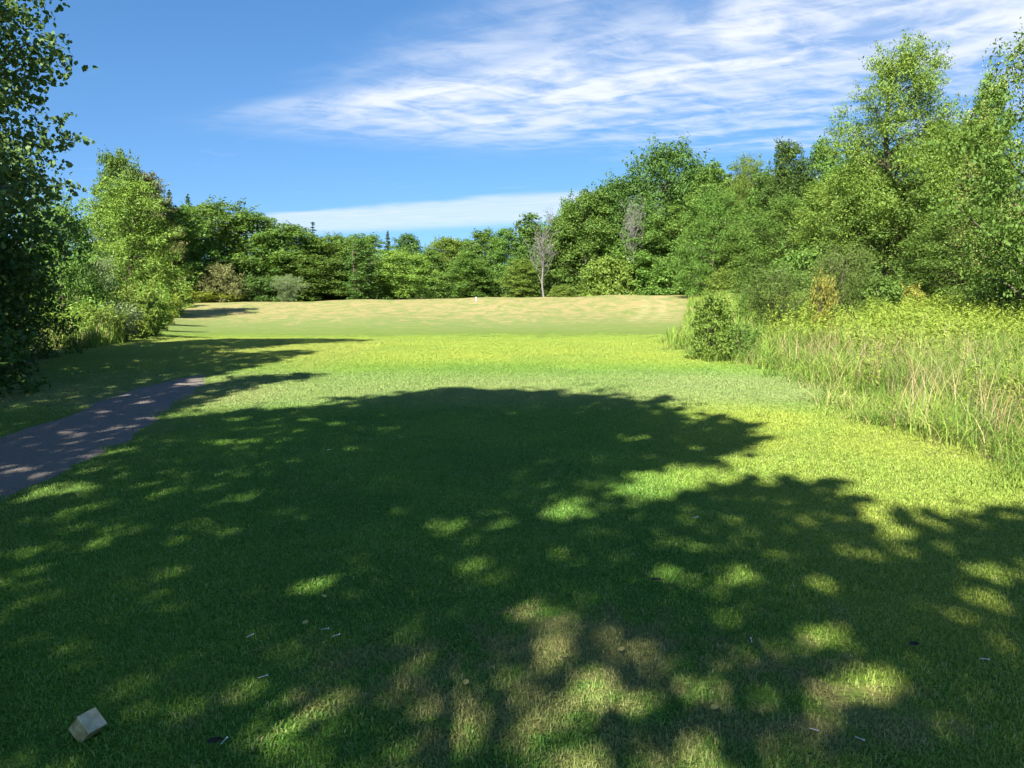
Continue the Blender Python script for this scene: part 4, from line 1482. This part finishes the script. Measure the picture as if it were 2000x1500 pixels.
def white_post():
    P = at(930, 582, 76.5)
    z = float(ground(P[0], 76.5))
    e = bpy.data.objects.new('distance_post', None)
    COL.objects.link(e)
    e.location = (P[0], 76.5, z)
    tag(e, 'small white post standing on the crest of the hill', 'post')
    b = chamfer_block(.1, .1, .42, .012)
    for v_ in b.verts:
        v_.co.z += .36
    bm_obj('shaft', b, M['white'], e)
    c = chamfer_block(.12, .12, .03, .01)
    for v_ in c.verts:
        v_.co.z += .385
    bm_obj('cap', c, M['white'], e)


white_post()


def golf_tees():
    # lathe: point, shank, flare, cupped head; lying on the grass
    prof = [(0.0, .0006), (.006, .0016), (.03, .0019), (.048, .0021), (.053, .0042), (.0555, .0056), (.057, .0056), (.056, .0035)]
    P = np.array([(a, 0, 0) for a, r in prof])
    tv, tf = tubes([(P, np.array([r for a, r in prof]))], 10)
    me_ = add_mesh('golf_tee', tv, tf, M['white'], smooth=True)
    spots = [(480, 1253, 40, 'white golf tee lying highest of three on the left shaded lawn'), (505, 1332, 15, 'white golf tee lying right of and above the tee marker'),
             (627, 1237, 0, 'left of two close white golf tees below the lawn centre'), (648, 1251, 20, 'right of two close white golf tees below the lawn centre'),
             (431, 1464, 70, 'white golf tee stuck beside the dark scrap at the bottom'), (1911, 1294, -35, 'white golf tee near the right edge of the shaded lawn'),
             (1669, 1448, -60, 'white golf tee near the bottom right'), (1579, 1431, -50, 'white golf tee left of the bottom right one'),
             (1468, 1264, 80, 'white golf tee scrap in the right dappled shade'), (1353, 1017, 10, 'white golf tee at the lower edge of the bright wedge'),
             (637, 883, 0, 'white golf tee in the far left shade beside a sun fleck'), (780, 858, 5, 'white golf tee in the upper middle of the shadow')]
    for u, v, a, lb in spots:
        x, y = g_of(u, v)
        o = obj('golf_tee', me_, None, (x, y, float(ground(x, y)) + .018))
        o.rotation_euler = (0, R(-10), R(a))
        o.scale = (.62, .62, .62)
        tag(o, lb, 'golf tee', 'golf tees lying on the lawn')
    # fallen leaves and a dark scrap
    sh = np.array([(-.5, 0, .05), (-.3, .25, .12), (0, .36, .1), (.3, .22, .1), (.55, 0, .02), (.3, -.24, .13), (0, -.34, .06), (-.3, -.26, .1), (0, 0, 0)])
    F = np.array([(8, i, (i + 1) % 8) for i in range(8)])
    lm = add_mesh('fallen_leaf', sh * .034, F, M['dryleaf'])
    for u, v, a, lb in [(597, 1228, 1.0, 'yellow fallen leaf left of the two close golf tees'), (633, 1176, 2.2, 'small yellow leaf above the two close golf tees'),
                        (1213, 1282, .4, 'pale fallen leaf on the worn grass in the middle'), (910, 1347, 1.4, 'pale leaf in the bright worn patch'), (1497, 948, 2.0, 'dry leaf on the sunlit grass on the right'),
                        (1395, 1397, .2, 'tan leaf near the bottom among dapples')]:
        x, y = g_of(u, v)
        o = obj('fallen_leaf', lm, None, (x, y, float(ground(x, y)) + .03))
        o.rotation_euler = (.15, -.1, a)
        tag(o, lb, 'leaf', 'leaves fallen on the lawn')
    dm = add_mesh('scrap', sh * np.array([.055, .045, .08]), F, M['darkleaf'])
    for u, v, a, lb in [(421, 1464, .5, 'dark scrap of turf near the bottom left'), (1282, 1144, .1, 'dark scrap beside the bright fleck right of centre'), (1785, 1272, .3, 'dark scrap in the right dappled shade')]:
        x, y = g_of(u, v)
        o = obj('turf_scrap', dm, None, (x, y, float(ground(x, y)) + .028))
        o.rotation_euler = (0, 0, a)
        tag(o, lb, 'turf scrap', 'scraps lying on the lawn')


golf_tees()
